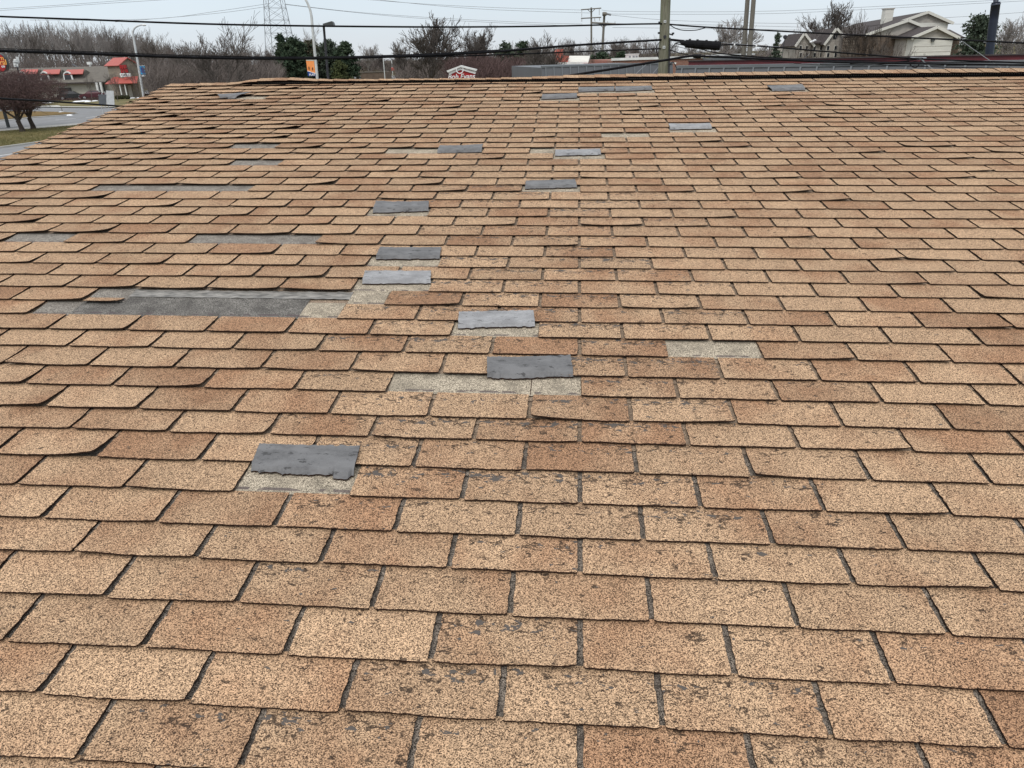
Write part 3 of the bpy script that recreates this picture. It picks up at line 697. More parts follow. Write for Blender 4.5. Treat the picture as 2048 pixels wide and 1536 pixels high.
def put_tree(kind, x, ytop, d, mat_, label, group=None, wpx=None, cat='tree', name='bare_tree', base=None, rz=None, seed=0):
    a, b_, cache = proto(kind)
    if mat_ not in cache:
        cache[mat_] = (a.mesh('trunk', M[mat_]), b_.mesh('crown', M[mat_]), max(abs(v[0]) for v in b_.v))
    mt, mc, hw = cache[mat_]
    top = at(x, ytop, d); H = top.z; foot = Vector((top.x, d, 0)) if base is None else base
    r = thing(name, foot, label, cat, group)
    rr = random.Random(seed*77 + int(x*7)); s = H
    sx = s if wpx is None else (wpx/2/F*d)/hw
    r.rotation_euler.z = rr.uniform(0, 6.28) if rz is None else rz
    r.scale = (sx, sx, s)
    for nm, me in (('trunk', mt), ('crown', mc)):
        o = bpy.data.objects.new(nm, me); COL.objects.link(o); o.parent = r
    return r

rr = random.Random(5)
# tall bare wood behind the restaurant
lab_w = 'tall slender bare tree in the grey wood behind the red roofed restaurant'
WG = 'tall bare trees in the wood behind the restaurant'
def wtop(x):   # tree top line of the wood in the photograph
    pts = [(-60, 34), (0, 36), (40, 35), (90, 38), (130, 40), (200, 40), (260, 48), (320, 66), (380, 84), (470, 92)]
    for (x0, y0), (x1, y1) in zip(pts, pts[1:]):
        if x0 <= x <= x1: return y0 + (y1-y0)*(x-x0)/(x1-x0)
    return 95
x = -70; i = 0
while x < 330:
    for row, dd in ((0, 205), (1, 235), (2, 270)):
        put_tree('wood%d' % rr.randrange(4), x + rr.uniform(-9, 9), wtop(x) + rr.uniform(-5, 16) + row*2, dd + rr.uniform(-10, 10), 'bark_hazed' if rr.random() < .7 else 'bark',
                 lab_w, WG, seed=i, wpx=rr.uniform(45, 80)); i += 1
    x += 15
# medium bare trees left of the big one
x = 300
while x < 545:
    for row, dd in ((0, 120), (1, 160)):
        put_tree(rr.choice(['wood1', 'wood3', 'open2', 'thin1']), x + rr.uniform(-8, 8), (84 if x < 400 else 92) + rr.uniform(-10, 14) - row*4, dd + rr.uniform(-8, 8), 'bark' if row else 'brush',
                 'middling bare tree in the brown thicket left of the dark evergreens', 'bare trees of the brown thicket', seed=i, wpx=rr.uniform(60, 100)); i += 1
    x += 17
put_tree('open0', 420, 17, 80, 'bark', 'large spreading bare tree rising above the thicket left of the lattice tower', wpx=200, rz=.6)
put_tree('open1', 852, 20, 92, 'bark', 'tall bare tree with dense crown just left of the red roadside sign', wpx=165, rz=1.2)
put_tree('open2', 925, 44, 104, 'bark', 'lower bare tree directly behind the red roadside sign', wpx=125, rz=.3)
put_tree('open2', 800, 70, 100, 'bark', 'small bare tree left of the dense bare tree', wpx=90, rz=2.0)
put_tree('open1', 1083, 58, 66, 'bark', 'bare tree with arching branches in front of the white parapet', wpx=120, rz=2.4)
put_tree('open2', 1442, 30, 130, 'bark_hazed', 'pale rounded bare tree between the utility pole and the twin poles', wpx=125, rz=.9)
put_tree('open0', 590, 46, 190, 'bark_hazed', 'pale bare tree behind the dark evergreens', wpx=90, rz=.2)
put_tree('open2', 728, 86, 240, 'bark_hazed', 'small pale bare tree right of the dark evergreens', wpx=55, rz=.2)
put_tree('open1', 1662, -8, 116, 'bark', 'tall fine bare tree behind the left gables of the apartment block', wpx=120, rz=.2)
put_tree('thin1', 1622, 30, 112, 'bark_hazed', 'pale bare tree behind the left end of the apartment block', wpx=80, rz=1.2)
put_tree('open0', 1738, 2, 70, 'bark_dark', 'bare tree with crooked limbs in front of the long brown roof', wpx=130, rz=3.2)
put_tree('thin1', 1700, 20, 108, 'bark_hazed', 'bare tree crown showing above the long brown roof ridge', wpx=90, rz=4.2)
put_tree('thin1', 1600, 62, 62, 'bark_dark', 'slim dark leaning tree in front of the beige wall', wpx=60, rz=.2)
put_tree('thin0', 1650, 58, 60, 'bark_dark', 'forked dark tree in front of the beige windows', wpx=90, rz=2.2)
put_tree('thin1', 1795, 60, 58, 'bark', 'low bare tree with fine branches against the brown brick end wall', wpx=120, rz=1.0)
put_tree('thin1', 1850, 82, 56, 'bark', 'small bare tree in front of the white siding wall', wpx=70, rz=2.0)
put_tree('open1', 2042, 22, 90, 'bark_hazed', 'bare tree at the right border beyond the navy pole', wpx=110, rz=2.0)
put_tree('thin0', 1330, 62, 150, 'bark', 'bare tree partly behind the near utility pole', wpx=70, rz=2.0)
# far lines of bare trees
def tree_line(x0, x1, step, top, d, mats, label, group, w_=(45, 75)):
    global i
    x = x0
    while x < x1:
        put_tree(rr.choice(['wood0', 'wood1', 'wood3', 'open2']), x + rr.uniform(-5, 5), top + rr.uniform(-8, 8), d + rr.uniform(-15, 15), rr.choice(mats), label, group, seed=i, wpx=rr.uniform(*w_)); i += 1
        x += step
tree_line(700, 800, 16, 108, 260, ['bark', 'brush'], 'distant bare tree beyond the far road', 'distant bare trees beyond the far road', (35, 60))
tree_line(945, 1060, 9, 84, 140, ['brush', 'bark_red'], 'reddish brown bare tree right of the red roadside sign', 'reddish bare trees right of the sign')
tree_line(1060, 1330, 10, 78, 170, ['bark', 'brush', 'bark_hazed'], 'bare tree in the line behind the low commercial buildings', 'bare trees behind the low buildings')
tree_line(1345, 1560, 11, 90, 180, ['bark', 'bark_hazed', 'brush'], 'bare tree in the line beyond the splice case and twin poles', 'bare trees beyond the twin poles')
tree_line(1890, 2070, 18, 72, 150, ['bark_hazed', 'bark'], 'faint bare tree behind the right hand pine', 'faint bare trees behind the pine')
# brush masses low down (nobody could count the stems)
def brush(name, x0, x1, ytop0, ytop1, d, count, m_, label, base_y=None):
    mb = MB(); q = random.Random(int(x0)+9)
    for k in range(count):
        x = q.uniform(x0, x1); f = (x-x0)/(x1-x0); yt = ytop0*(1-f)+ytop1*f + 6*noise.noise(Vector((x*.05, 0, 0))) + q.expovariate(.11)
        dd = d + q.uniform(-12, 12); t_ = at(x, yt, dd); H = max(1., t_.z); z0 = q.random()**.7*H*.8
        p = Vector((t_.x, dd, z0)); L = q.uniform(.6, 1.8)*max(1, d/130); dr = Vector((q.gauss(0, .5), q.gauss(0, .4), q.uniform(.3, 1))).normalized()
        r_ = q.uniform(.012, .035)*max(1, d/110); e2 = p + dr*L
        if e2.z > H: e2.z = H
        mb.tube([p, p+(e2-p)*.5+Vector((q.gauss(0, .08), 0, 0)), e2], [r_, r_*.7, r_*.3], 3, cap=False)
    tag(mb.obj(name, M[m_]), label, kind='stuff')
brush('brown_thicket', 285, 560, 112, 116, 100, 13000, 'brush', 'dense brown thicket of twigs behind the roof left of the evergreens')
brush('wood_undergrowth', -60, 330, 96, 118, 190, 9000, 'brush', 'dense grey brown undergrowth behind the restaurant')
brush('far_thicket', 560, 1000, 117, 112, 320, 9000, 'brush', 'brown bare woodland edge far beyond the road')
brush('roadside_scrub', 790, 960, 122, 116, 110, 5000, 'brush', 'low brown thicket around the distant road')
brush('reddish_thicket', 890, 1110, 96, 108, 96, 9000, 'bark_red', 'reddish brown thicket around the roadside sign')
brush('back_thicket', 1060, 1600, 104, 102, 160, 9000, 'brush', 'brown thicket behind the commercial buildings')
brush('right_thicket', 1890, 2080, 104, 104, 130, 3000, 'brush', 'brown thicket behind the pine at the right')

# the old crab apple by the road: two trunks, dense red brown twigs
def crab(px, py, seed, wpx, ytop, label):
    foot = gp(px, py); q = random.Random(seed); d = foot.y; H = at(px, ytop, d).z
    r = thing('crab_apple_tree', foot, label, 'tree', 'crab apple trees on the verge')
    tk = MB(); cr2 = MB()
    half = wpx/2/F*d
    tk.tube([(0, 0, -.1), (.02, 0, .25), (-.08, 0, .7), (-.14, 0, 1.0)], [.30, .22, .19, .20], 9)
    limbs = []
    for k in range(6):
        a_ = k*1.05 + q.uniform(-.3, .3); p = Vector((-.14, 0, .9+.1*k*.4)); dr = Vector((math.cos(a_)*.75, math.sin(a_)*.6, .85)).normalized(); pts = [p.copy()]
        for s in range(5):
            dr = (dr + Vector((q.gauss(0, .22), q.gauss(0, .22), q.uniform(0, .2)))).normalized(); p = p + dr*.42; pts.append(p.copy())
        tk.tube(pts, [.11, .095, .08, .065, .05, .035], 6); limbs.append(pts)
    for k in range(5200):
        while True:
            a_ = Vector((q.uniform(-1, 1), q.uniform(-1, 1), q.uniform(-1, 1)))
            if a_.length < 1: break
        zc = (H+1.75)/2; hz = (H-1.75)/2
        lump = 1 + .16*noise.noise(a_.normalized()*2.2 + Vector((seed, 0, 0)))
        c = Vector((a_.x*half*lump, a_.y*half*.9*lump, zc + a_.z*hz*lump)); dr = (Vector((a_.x, a_.y, a_.z*.5))*.8 + Vector((q.gauss(0, .6), q.gauss(0, .6), q.gauss(0, .5)))).normalized()
        L = q.uniform(.25, .7); r_ = q.uniform(.006, .014)
        cr2.tube([c-dr*L/2, c+Vector((q.gauss(0, .04), q.gauss(0, .04), q.gauss(0, .04))), c+dr*L/2], [r_, r_, r_*.5], 3, cap=False)
    for pts in limbs:
        for k in range(26):
            p = pts[q.randrange(2, 6)]; dr = Vector((q.gauss(0, 1), q.gauss(0, 1), q.uniform(.1, 1.2))).normalized(); L = q.uniform(.8, half*.9)
            p2 = p + dr*L*.5 + Vector((0, 0, .1)); p3 = p2 + (dr+Vector((q.gauss(0, .3), q.gauss(0, .3), q.gauss(0, .2)))).normalized()*L*.5
            cr2.tube([p, p2, p3], [.03, .02, .01], 3, cap=False)
    for nm, m_, mm in (('trunk', tk, M['bark_dark']), ('crown', cr2, M['bark_red'])):
        o = bpy.data.objects.new(nm, m_.mesh(nm, mm)); COL.objects.link(o); o.parent = r
crab(45, 263.5, 2, 150, 138, 'dark trunked crab apple with dense red brown twigs, the left of two on the verge')
crab(67, 257.5, 3, 150, 141, 'dark trunked crab apple with dense red brown twigs, the right of two on the verge')
crab(-75, 262, 4, 160, 150, 'red brown crab apple whose crown spreads in from the left border')
# small bare trees in front of the restaurant
put_tree('thin0', 172, 146, 138, 'bark', 'small bare tree beside the maroon car', wpx=38, rz=1.)
put_tree('thin1', 222, 138, 132, 'bark', 'small bare tree in front of the stone tower', wpx=46, rz=2.)
put_tree('thin0', 262, 118, 140, 'bark', 'bare tree right of the stone tower', wpx=44, rz=2.)

# evergreens: needle tufts on real branches
def evergreen(x, ytop, d, wpx, m_, label, seed, shape='cone', name='evergreen_tree', tiers=14, dens=1.0, group=None, tuft=.22):
    q = random.Random(seed); top = at(x, ytop, d); H = top.z; half = wpx/2/F*d
    r = thing(name, (top.x, d, 0), label, 'tree', group); tk = MB(); fo = MB()
    tk.tube([(0, 0, 0), (0, 0, H*.5), (0, 0, H*.97)], [half*.07+.08, half*.05+.05, .03], 6)
    for k in range(int(tiers*9*dens)):
        f = q.random()**.8                                    # 0 bottom .. 1 top
        if shape == 'cone': rad = half*(1-f)**.8*q.uniform(.65, 1.12)
        elif shape == 'round': rad = half*math.sqrt(max(.02, 1-(2*f-.85)**2*.75))*q.uniform(.5, 1.2)
        else: rad = half*(.30+.70*(1-f)**.7)*q.uniform(.35, 1.2)
        z0 = H*(.06+.92*f); a_ = q.uniform(0, 6.283); up_ = q.uniform(-.05, .35)
        d2 = Vector((math.cos(a_), math.sin(a_), up_)); p0 = Vector((0, 0, z0)); p1 = p0 + d2*rad
        tk.tube([p0, p0+d2*rad*.5, p1], [.05, .03, .012], 3, cap=False)
        nt_ = int(17*rad/half*dens)+6
        for s in range(nt_):
            t_ = q.random()**.6; c = p0 + (p1-p0)*t_ + Vector((q.gauss(0, .10), q.gauss(0, .10), q.gauss(0, .09)))*half*.75
            for b2 in range(2):
                dr = Vector((q.gauss(0, 1), q.gauss(0, 1), q.gauss(.3, .7))).normalized()*tuft*q.uniform(.6, 1.3)
                sd_ = dr.cross(Vector((q.gauss(0, 1), q.gauss(0, 1), q.gauss(0, 1)))).normalized()*tuft*.32
                fo.add([c-sd_, c+sd_, c+dr], [(0, 1, 2)])
    for nm, mm, mt in (('trunk', tk, M['bark_dark']), ('crown', fo, M[m_])):
        o = bpy.data.objects.new(nm, mm.mesh(nm, mt)); COL.objects.link(o); o.parent = r
evergreen(560, 68, 118, 62, 'needle', 'dark green evergreen at the left of the evergreen group', 51, 'cone', tuft=.34, dens=1.7)
evergreen(585, 76, 116, 60, 'needle', 'dark evergreen behind the short street lamp', 52, 'round', tuft=.34, dens=1.6)
evergreen(618, 80, 122, 56, 'needle2', 'brownish evergreen behind the orange banner', 53, 'round', tuft=.34, dens=1.5)
evergreen(655, 82, 120, 60, 'needle3', 'dull green evergreen behind the floodlight pole', 54, 'round', tuft=.34, dens=1.5)
evergreen(688, 84, 116, 50, 'needle', 'dark evergreen at the right end of the evergreen group', 55, 'round', tuft=.34, dens=1.5)
evergreen(677, 122, 108, 34, 'leafy', 'low olive green shrub tree in front of the dark evergreens', 56, 'round', tuft=.3)
evergreen(1010, 84, 118, 44, 'needle3', 'dull evergreen left of the bare tree by the white parapet', 57, 'round', tuft=.32)
evergreen(1045, 82, 120, 46, 'needle', 'dark evergreen behind the bare tree by the white parapet', 58, 'round', tuft=.32)
evergreen(962, 74, 128, 30, 'needle2', 'brownish evergreen above the red roadside sign', 61, 'open', tuft=.3)
evergreen(1205, 106, 112, 54, 'needle', 'dark evergreen behind the two crossarm poles', 59, 'round', tuft=.3)
evergreen(1243, 104, 114, 46, 'needle', 'dark evergreen behind the brick parapet', 60, 'round', tuft=.3)
evergreen(1556, 66, 74, 42, 'needle3', 'small spire shaped evergreen between the twin poles and the apartments', 62, 'cone', tuft=.22, name='spruce_tree')
evergreen(1968, 33, 62, 104, 'needle3', 'large open grey green pine behind the navy pole', 63, 'open', tuft=.20, name='pine_tree', dens=2.1)
for k, (x, y) in enumerate(((236, 195.5), (245.5, 195), (255.5, 195.3))):
    foot = gp(x, y+3.2); q = random.Random(k); fo = MB(); rad = 8.2/2/F*foot.y*1.1
    for s in range(1500):
        a_ = Vector((q.gauss(0, 1), q.gauss(0, 1), q.gauss(0, 1))).normalized(); c = Vector((a_.x*rad, a_.y*rad, rad*.75+a_.z*rad*.8))*q.uniform(.85, 1.03)
        if c.z < 0: continue
        dr = Vector((q.gauss(0, 1), q.gauss(0, 1), q.gauss(0, 1))).normalized()*.1; sd_ = dr.cross(a_).normalized()*.06
        fo.add([c-sd_, c+sd_, c+dr], [(0, 1, 2)])
    b2 = MB(); b2.tube([(0, 0, 0), (0, 0, rad*.3), (0, 0, rad*1.2), (0, 0, rad*1.45)], [rad*.5, rad*.85, rad*.7, rad*.2], 8)
    r = thing('clipped_shrub', foot, ['left', 'middle', 'right'][k] + ' of three clipped round shrubs below the stone tower', 'shrub', 'clipped round shrubs below the tower')
    for nm, mm in (('leaves', fo), ('core', b2)):
        o = bpy.data.objects.new(nm, mm.mesh(nm, M['hedge'])); COL.objects.link(o); o.parent = r

# ------------------------------------------------------------------ text helper
def text_part(txt, m_, parent, loc, size, rotx=math.pi/2, rz=0, depth=.02, name='lettering', align='LEFT', shear=0, bold=0., label=None):
    cu = bpy.data.curves.new(name, 'FONT'); cu.body = txt; cu.size = size; cu.extrude = depth; cu.align_x = align; cu.shear = shear; cu.offset = bold; cu.resolution_u = 3
    tmp = bpy.data.objects.new('tmp', cu); COL.objects.link(tmp); bpy.context.view_layer.update()
    me = bpy.data.meshes.new_from_object(tmp.evaluated_get(bpy.context.evaluated_depsgraph_get())); me.name = name
    bpy.data.objects.remove(tmp); me.materials.clear(); me.materials.append(m_)
    o = bpy.data.objects.new(name, me); COL.objects.link(o); o.parent = parent
    o.location = Vector(loc) - Vector(parent['world_loc']); o.rotation_euler = (rotx, 0, rz)
    if label: o['label'] = label
    return o

# ------------------------------------------------------------------ restaurant at the left
def quad3(mb, p, thick, mi=0):    # slab from 4 points, given thickness along -normal
    p = [Vector(q) for q in p]; n_ = (p[1]-p[0]).cross(p[3]-p[0]).normalized()*thick
    mb.hexa([q-n_ for q in p] + p, mi); return mb
D0 = 150.
xl, xr_ = at(-120, 160, D0).x, at(212, 160, D0).x
zr = at(120, 134.5, D0+7).z; ze = at(120, 165, D0).z
B = thing('restaurant_building', ((xl+xr_)/2, D0, 0), 'long grey roofed restaurant with red dormers and stone tower beyond the road', 'restaurant')
mb = MB(); mb.box(((xl+xr_)/2, D0+7, ze/2), (xr_-xl, 13, ze)); mb.obj('wall', M['cream'], B)
mb = MB(); quad3(mb, [(xl-.5, D0-.6, ze-.1), (xr_, D0-.6, ze-.1), (xr_, D0+7, zr), (xl-.5, D0+7, zr)], .2)
quad3(mb, [(xl-.5, D0+7, zr), (xr_, D0+7, zr), (xr_, D0+14.6, ze-.1), (xl-.5, D0+14.6, ze-.1)], .2)
mb.obj('roof', M['roof_grey'], B)
mb = MB(); mb.box(((xl+xr_)/2, D0-.66, ze-.16), (xr_-xl, .1, .22)); mb.obj('gutter', M['roof_brown'], B)
for k, x in enumerate((50, 95, 142)):       # dormers: glazed gable at the left, red roof to the right
    dp = 5.0; yy = D0+1.2; zb = at(x, 159, yy).z; x0 = at(x-12, 150, yy).x; x1 = at(x+26, 150, yy).x; zt_ = at(x, 139, yy+2).z; zm = at(x, 147, yy).z
    mb = MB(); mb.prism([(x0+.3, yy, zb), (x0+.3, yy+1.6, zt_-.1), (x0+.3, yy+3.4, zm)], (x1-x0-.6, 0, 0)); d_ = mb.obj('dormer', M['roof_grey'], B)
    mb = MB(); quad3(mb, [(x0, yy-.35, zm-.08), (x1, yy-.35, zm-.08), (x1-.6, yy+1.6, zt_), (x0-.2, yy+1.6, zt_)], .12); mb.obj('dormer_roof', M['roof_red'], B)
    wx = at(x-14, 155, D0).x; wz = at(x, 154, yy).z
    mb = MB(); n = 10; arc = [(wx+1.1*math.cos(math.pi*a/n)*.75+.2, yy-.25, wz+.1+.9*math.sin(math.pi*a/n)) for a in range(n+1)]
    mb.prism(arc + [(wx-.62, yy-.25, wz-.7), (wx+1.02, yy-.25, wz-.7)], (0, .2, 0)); f_ = mb.obj('window_frame', M['white'], B)
    mb = MB(); arc = [(wx+.85*math.cos(math.pi*a/n)*.7+.2, yy-.29, wz+.1+.68*math.sin(math.pi*a/n)) for a in range(n+1)]
    mb.prism(arc + [(wx-.4, yy-.29, wz-.5), (wx+.8, yy-.29, wz-.5)], (0, .03, 0)); mb.obj('window_pane', M['glass'], B)
    mb = MB(); mb.tube([(wx+1.1, yy-.2, wz-.8), (x1-2.2, yy-.2, zm-.15)], .09, 4); mb.obj('dormer_trim', M['white'], B)
for x in (195, 203):
    mb = MB(); mb.box((at(x, 175, D0-1).x, D0-1, 1.35), (.35, .35, 2.7)); mb.obj('column', M['white'], B)
mb = MB(); mb.box((at(199, 170, D0-.5).x, D0-.2, 1.2), (1.2, .3, 2.3)); mb.obj('doorway', M['glass'], B)
mb = MB(); mb.box((at(127, 178, D0).x, D0+.36, 1.1), (2.4, .2, 1.6)); mb.obj('window', M['glass'], B)
mb = MB(); c = at(179, 126.5, D0+10); mb.box(c, (.7, .7, .5)); mb.box((c.x, c.y, c.z-.8), (.3, .3, 1.3)); mb.obj('roof_vent', M['white'], B)
c = at(153, 134, D0+8); mb = MB(); mb.prism([(c.x-.9, c.y, c.z+.6), (c.x+.8, c.y, c.z-.6), (c.x+.1, c.y, c.z-.3)], (0, .8, 0)); mb.obj('roof_flap', M['dark_metal'], B)
# stone tower, turned so that its gable faces right
Dt = 146.; ang = math.radians(-33); tcx = at(238, 150, Dt).x
T3 = Matrix.Rotation(ang, 4, 'Z'); T3.translation = Vector((tcx, Dt+2, 0))
def tw(x, y, z): return T3 @ Vector((x, y, z))
we = at(235, 128, Dt).z; wt = at(247, 114.5, Dt).z; tw_w, tw_d = 2.0, 2.9
ctr = Vector((0, 0, 0))
gx, gy = 1.9, 1.7    # half sizes: x along the ridge, y across
mb = MB(); mb.hexa([tw(-gx, -gy, 0), tw(gx, -gy, 0), tw(gx, gy, 0), tw(-gx, gy, 0), tw(-gx, -gy, we), tw(gx, -gy, we), tw(gx, gy, we), tw(-gx, gy, we)])
mb.prism([tw(gx, -gy, we), tw(gx, gy, we), tw(gx, 0, wt-.15)], tw(-gx, 0, 0)-tw(gx, 0, 0)); mb.obj('stone_tower', M['stone'], B)
mb = MB(); quad3(mb, [tw(-gx-.4, -gy-.4, we-.25), tw(gx+.3, -gy-.4, we-.25), tw(gx+.3, 0, wt), tw(-gx-.4, 0, wt)], .12)
quad3(mb, [tw(-gx-.4, 0, wt), tw(gx+.3, 0, wt), tw(gx+.3, gy+.4, we-.25), tw(-gx-.4, gy+.4, we-.25)], .12); mb.obj('tower_roof', M['roof_red'], B)
zc = at(240, 160, Dt-3).z
mb = MB(); xa, xb_ = at(216, 160, Dt-2).x, at(266, 160, Dt-2).x
quad3(mb, [(xa-.4, Dt-2.6, zc-.55), (xb_+.8, Dt-2.6, zc-.55), (xb_, Dt+.3, zc+.5), (xa, Dt+.3, zc+.5)], .12); mb.obj('entrance_canopy', M['roof_red'], B)
mb = MB(); mb.box(((xa+xb_)/2, Dt+1.2, zc/2-.2), (xb_-xa-.4, 2.0, zc-.4)); mb.obj('entrance_wall', M['stone'], B)
for x in (247, 257):
    mb = MB(); mb.box((at(x, 175, Dt).x, Dt+.12, 1.15), (.85, .1, 2.0)); mb.obj('door', M['cream'], B)
for x in (252, 262):
    mb = MB(); mb.box((at(x, 175, Dt).x, Dt-2.2, 1.2), (.16, .16, 2.4)); mb.obj('post', M['white'], B)
# tower signs: worn red letters in two rows, white board with dark letters
mb = MB()
for row, (yy, n, x0) in enumerate(((134, 3, 242), (142.5, 3, 244.5))):
    for k in range(n):
        c = at(x0+k*4.3, yy, Dt-1.6); hh = .62; ww = .13; dx = .3
        mb.box((c.x-.13, c.y, c.z), (ww, .08, hh)); mb.box((c.x+.15, c.y, c.z+.06*(k-1)), (ww, .08, hh*.8))
        mb.box((c.x, c.y-.003, c.z+.22), (.32, .08, .13)); mb.box((c.x, c.y-.006, c.z-.04), (.34, .08, .12))
        mb.box((c.x, c.y+.07, c.z), (.62, .05, .78), mi=1)
mb.obj('red_lettering', [M['red'], M['darkred']], B, origin=at(247, 138, Dt-1.6))
c = at(251, 150, Dt-1.7); mb = MB(); mb.box(c, (1.9, .1, .6)); mb.obj('white_signboard', M['letter_white'], B)
text_part('GRILL', M['dark_metal'], B, (c.x, c.y-.08, c.z-.2), .58, align='CENTER', depth=.01)
# parked cars
def car(px, py, body, label, rz, L=4.5):
    foot = at(px, py, 144.5); foot.z = 0; r = thing('parked_car', foot, label, 'car', 'cars parked by the restaurant'); r.rotation_euler.z = rz
    prof = [(-2.2, .35), (-2.22, .75), (-2.05, .95), (-1.35, 1.02), (-.75, 1.42), (.45, 1.45), (1.15, 1.02), (2.0, .86), (2.2, .62), (2.18, .35)]
    mb = MB(); W_ = .86; n = len(prof); vs = []
    for sgn in (-1, 1):
        for x, z in prof: vs.append((x, sgn*(W_ if z < 1.1 else .66), z))
    mb.add(vs, [tuple(range(n)), tuple(reversed(range(n, 2*n)))] + [(i, (i+1) % n, n+(i+1) % n, n+i)[::-1] for i in range(n)])
    def part(mb, nm, m_):
        o = bpy.data.objects.new(nm, mb.mesh(nm, m_)); COL.objects.link(o); o.parent = r; return o
    part(mb, 'body', M[body])
    for sgn in (-1, 1):
        mb = MB(); mb.prism([(-1.15, sgn*.80, 1.05), (.95, sgn*.80, 1.05), (.4, sgn*.675, 1.38), (-.7, sgn*.675, 1.38)], (0, sgn*.02, 0)); part(mb, 'side_window', M['glass'])
        mb = MB(); mb.box((2.17, sgn*.6, .68), (.08, .32, .14)); part(mb, 'headlight', M['silver'])
        for x in (-1.4, 1.35):
            mb = MB(); mb.tube([(x, sgn*.70, .32), (x, sgn*.90, .32)], .33, 16); w_ = part(mb, 'wheel', M['rubber'])
            mb = MB(); mb.tube([(x, sgn*.89, .32), (x, sgn*.915, .32)], .2, 10); rim = part(mb, 'rim', M['silver']); rim.parent = w_
    mb = MB(); quad3(mb, [(1.12, -.7, 1.06), (1.12, .7, 1.06), (.5, .6, 1.43), (.5, -.6, 1.43)], -.03); part(mb, 'windscreen', M['glass'])
    mb = MB(); quad3(mb, [(-1.36, .7, 1.05), (-1.36, -.7, 1.05), (-.8, -.6, 1.41), (-.8, .6, 1.41)], -.03); part(mb, 'rear_window', M['glass'])
    return r
car(186, 188, 'maroon', 'maroon saloon car parked in front of the cream restaurant wall', math.pi+.3)
car(142, 187.5, 'carblack', 'dark parked car half hidden behind the red brown twigs', .35)

# boards on posts by the road
c = gp(206, 231); B = thing('board_backs', c, 'grey backs of two roadside boards on thin posts', 'sign board')
d_ = c.y
for nm, q, m_ in (('board', [(197, 189), (213, 189), (212, 209), (197.5, 208)], 'slate_seam'), ('board', [(212, 181), (227, 182), (229, 210), (213, 209)], 'galv')):
    mb = MB(); P = [at(x, y, d_-(.3 if x > 205 else .6)) for x, y in q]; mb.prism(P, (0, .06, 0)); mb.obj(nm, M[m_], B)
for x, yt in ((202.5, 189), (209.5, 186), (216, 183), (228.5, 183)):
    mb = MB(); p = at(x+ (yt-208)*-.0, 208, d_+.1); mb.tube([(p.x, p.y, 0), (p.x-.06, p.y, at(x, yt, d_).z)], .045, 5); mb.obj('post', M['galv'], B)
c = gp(125, 224.8); B = thing('marker_post', c, 'thin marker post standing on the brown island by a snow patch', 'post')
mb = MB(); mb.tube([(c.x, c.y, 0), (c.x, c.y, at(125, 213, c.y).z)], .05, 5); mb.obj('stake', M['pole_wood2'], B)

# ------------------------------------------------------------------ signs
# red rounded sign cut by the left border
d_ = 78.; P0 = at(-40, 147, d_); P1 = at(17.5, 147, d_); zb, zt_ = at(0, 144.5, d_).z, at(0, 105.8, d_).z; 
B = thing('round_red_sign', ((P0.x+P1.x)/2, d_, 0), 'red rounded roadside sign with orange yellow letters cut by the left border', 'sign')
def rrect(x0, x1, z0, z1, r, y):
    pts = []
    for cx, cz, a in ((x1-r, z1-r, 0), (x0+r, z1-r, 90), (x0+r, z0+r, 180), (x1-r, z0+r, 270)):
        for k in range(7): t_ = math.radians(a+k*15); pts.append((cx+math.cos(t_)*r, y, cz+math.sin(t_)*r))
    return pts
mb = MB(); mb.prism(rrect(P0.x, P1.x, zb, zt_, .62, d_), (.06, .32, 0)); mb.obj('cabinet', M['signside'], B)
mb = MB(); mb.prism(rrect(P0.x+.05, P1.x-.05, zb+.05, zt_-.05, .58, d_-.05), (0, .045, 0)); mb.obj('face', M['red'], B)
for txt, x, y, s, m_ in (('rn', 8.6, 120.4, .56, 'yellow'), ('ral', 14.6, 129.2, .64, 'yellow'), ('co', 10.5, 134.8, .34, 'letter_white')):
    p = at(x, y, d_-.08); text_part(txt, M[m_], B, p, s, align='RIGHT', bold=.008)
p = at(-12, 150, d_+.4); mb = MB(); mb.tube([(p.x, d_+.4, 0), (p.x, d_+.4, zb+.2)], .16, 8); mb.obj('post', M['signside'], B)
# small stacked pale boards right of it
d_ = 84.; p = at(31, 134, d_); B = thing('pale_sign_cluster', (p.x, d_, 0), 'small stacked pale grey boards just right of the red rounded sign', 'sign')
for q, dy, m_ in (([(30.5, 113.6), (37, 113.4), (38.6, 125), (36, 125.2)], 0, 'galv'), ([(26.8, 117.8), (32.5, 117.6), (33, 121), (27, 121.4)], -.12, 'white'), ([(25.6, 121.6), (36, 121.4), (36.4, 124.6), (26, 124.8)], -.22, 'galv'),
                  ([(26, 125.4), (35.5, 125.4), (36.4, 134), (27.8, 134)], -.1, 'galv'), ([(27.4, 127), (31.2, 127), (31.4, 130), (27.8, 130)], -.24, 'white'), ([(33, 128.2), (35.6, 128.2), (35.9, 131.6), (33.3, 131.6)], -.24, 'white')):
    mb = MB(); mb.prism([at(x, y, d_+dy) for x, y in q], (0, .08, 0)); mb.obj('board', M[m_], B)
mb = MB(); mb.tube([(p.x, d_+.3, 0), (p.x, d_+.3, at(31, 120, d_).z)], .07, 6); mb.obj('post', M['dark_metal'], B)
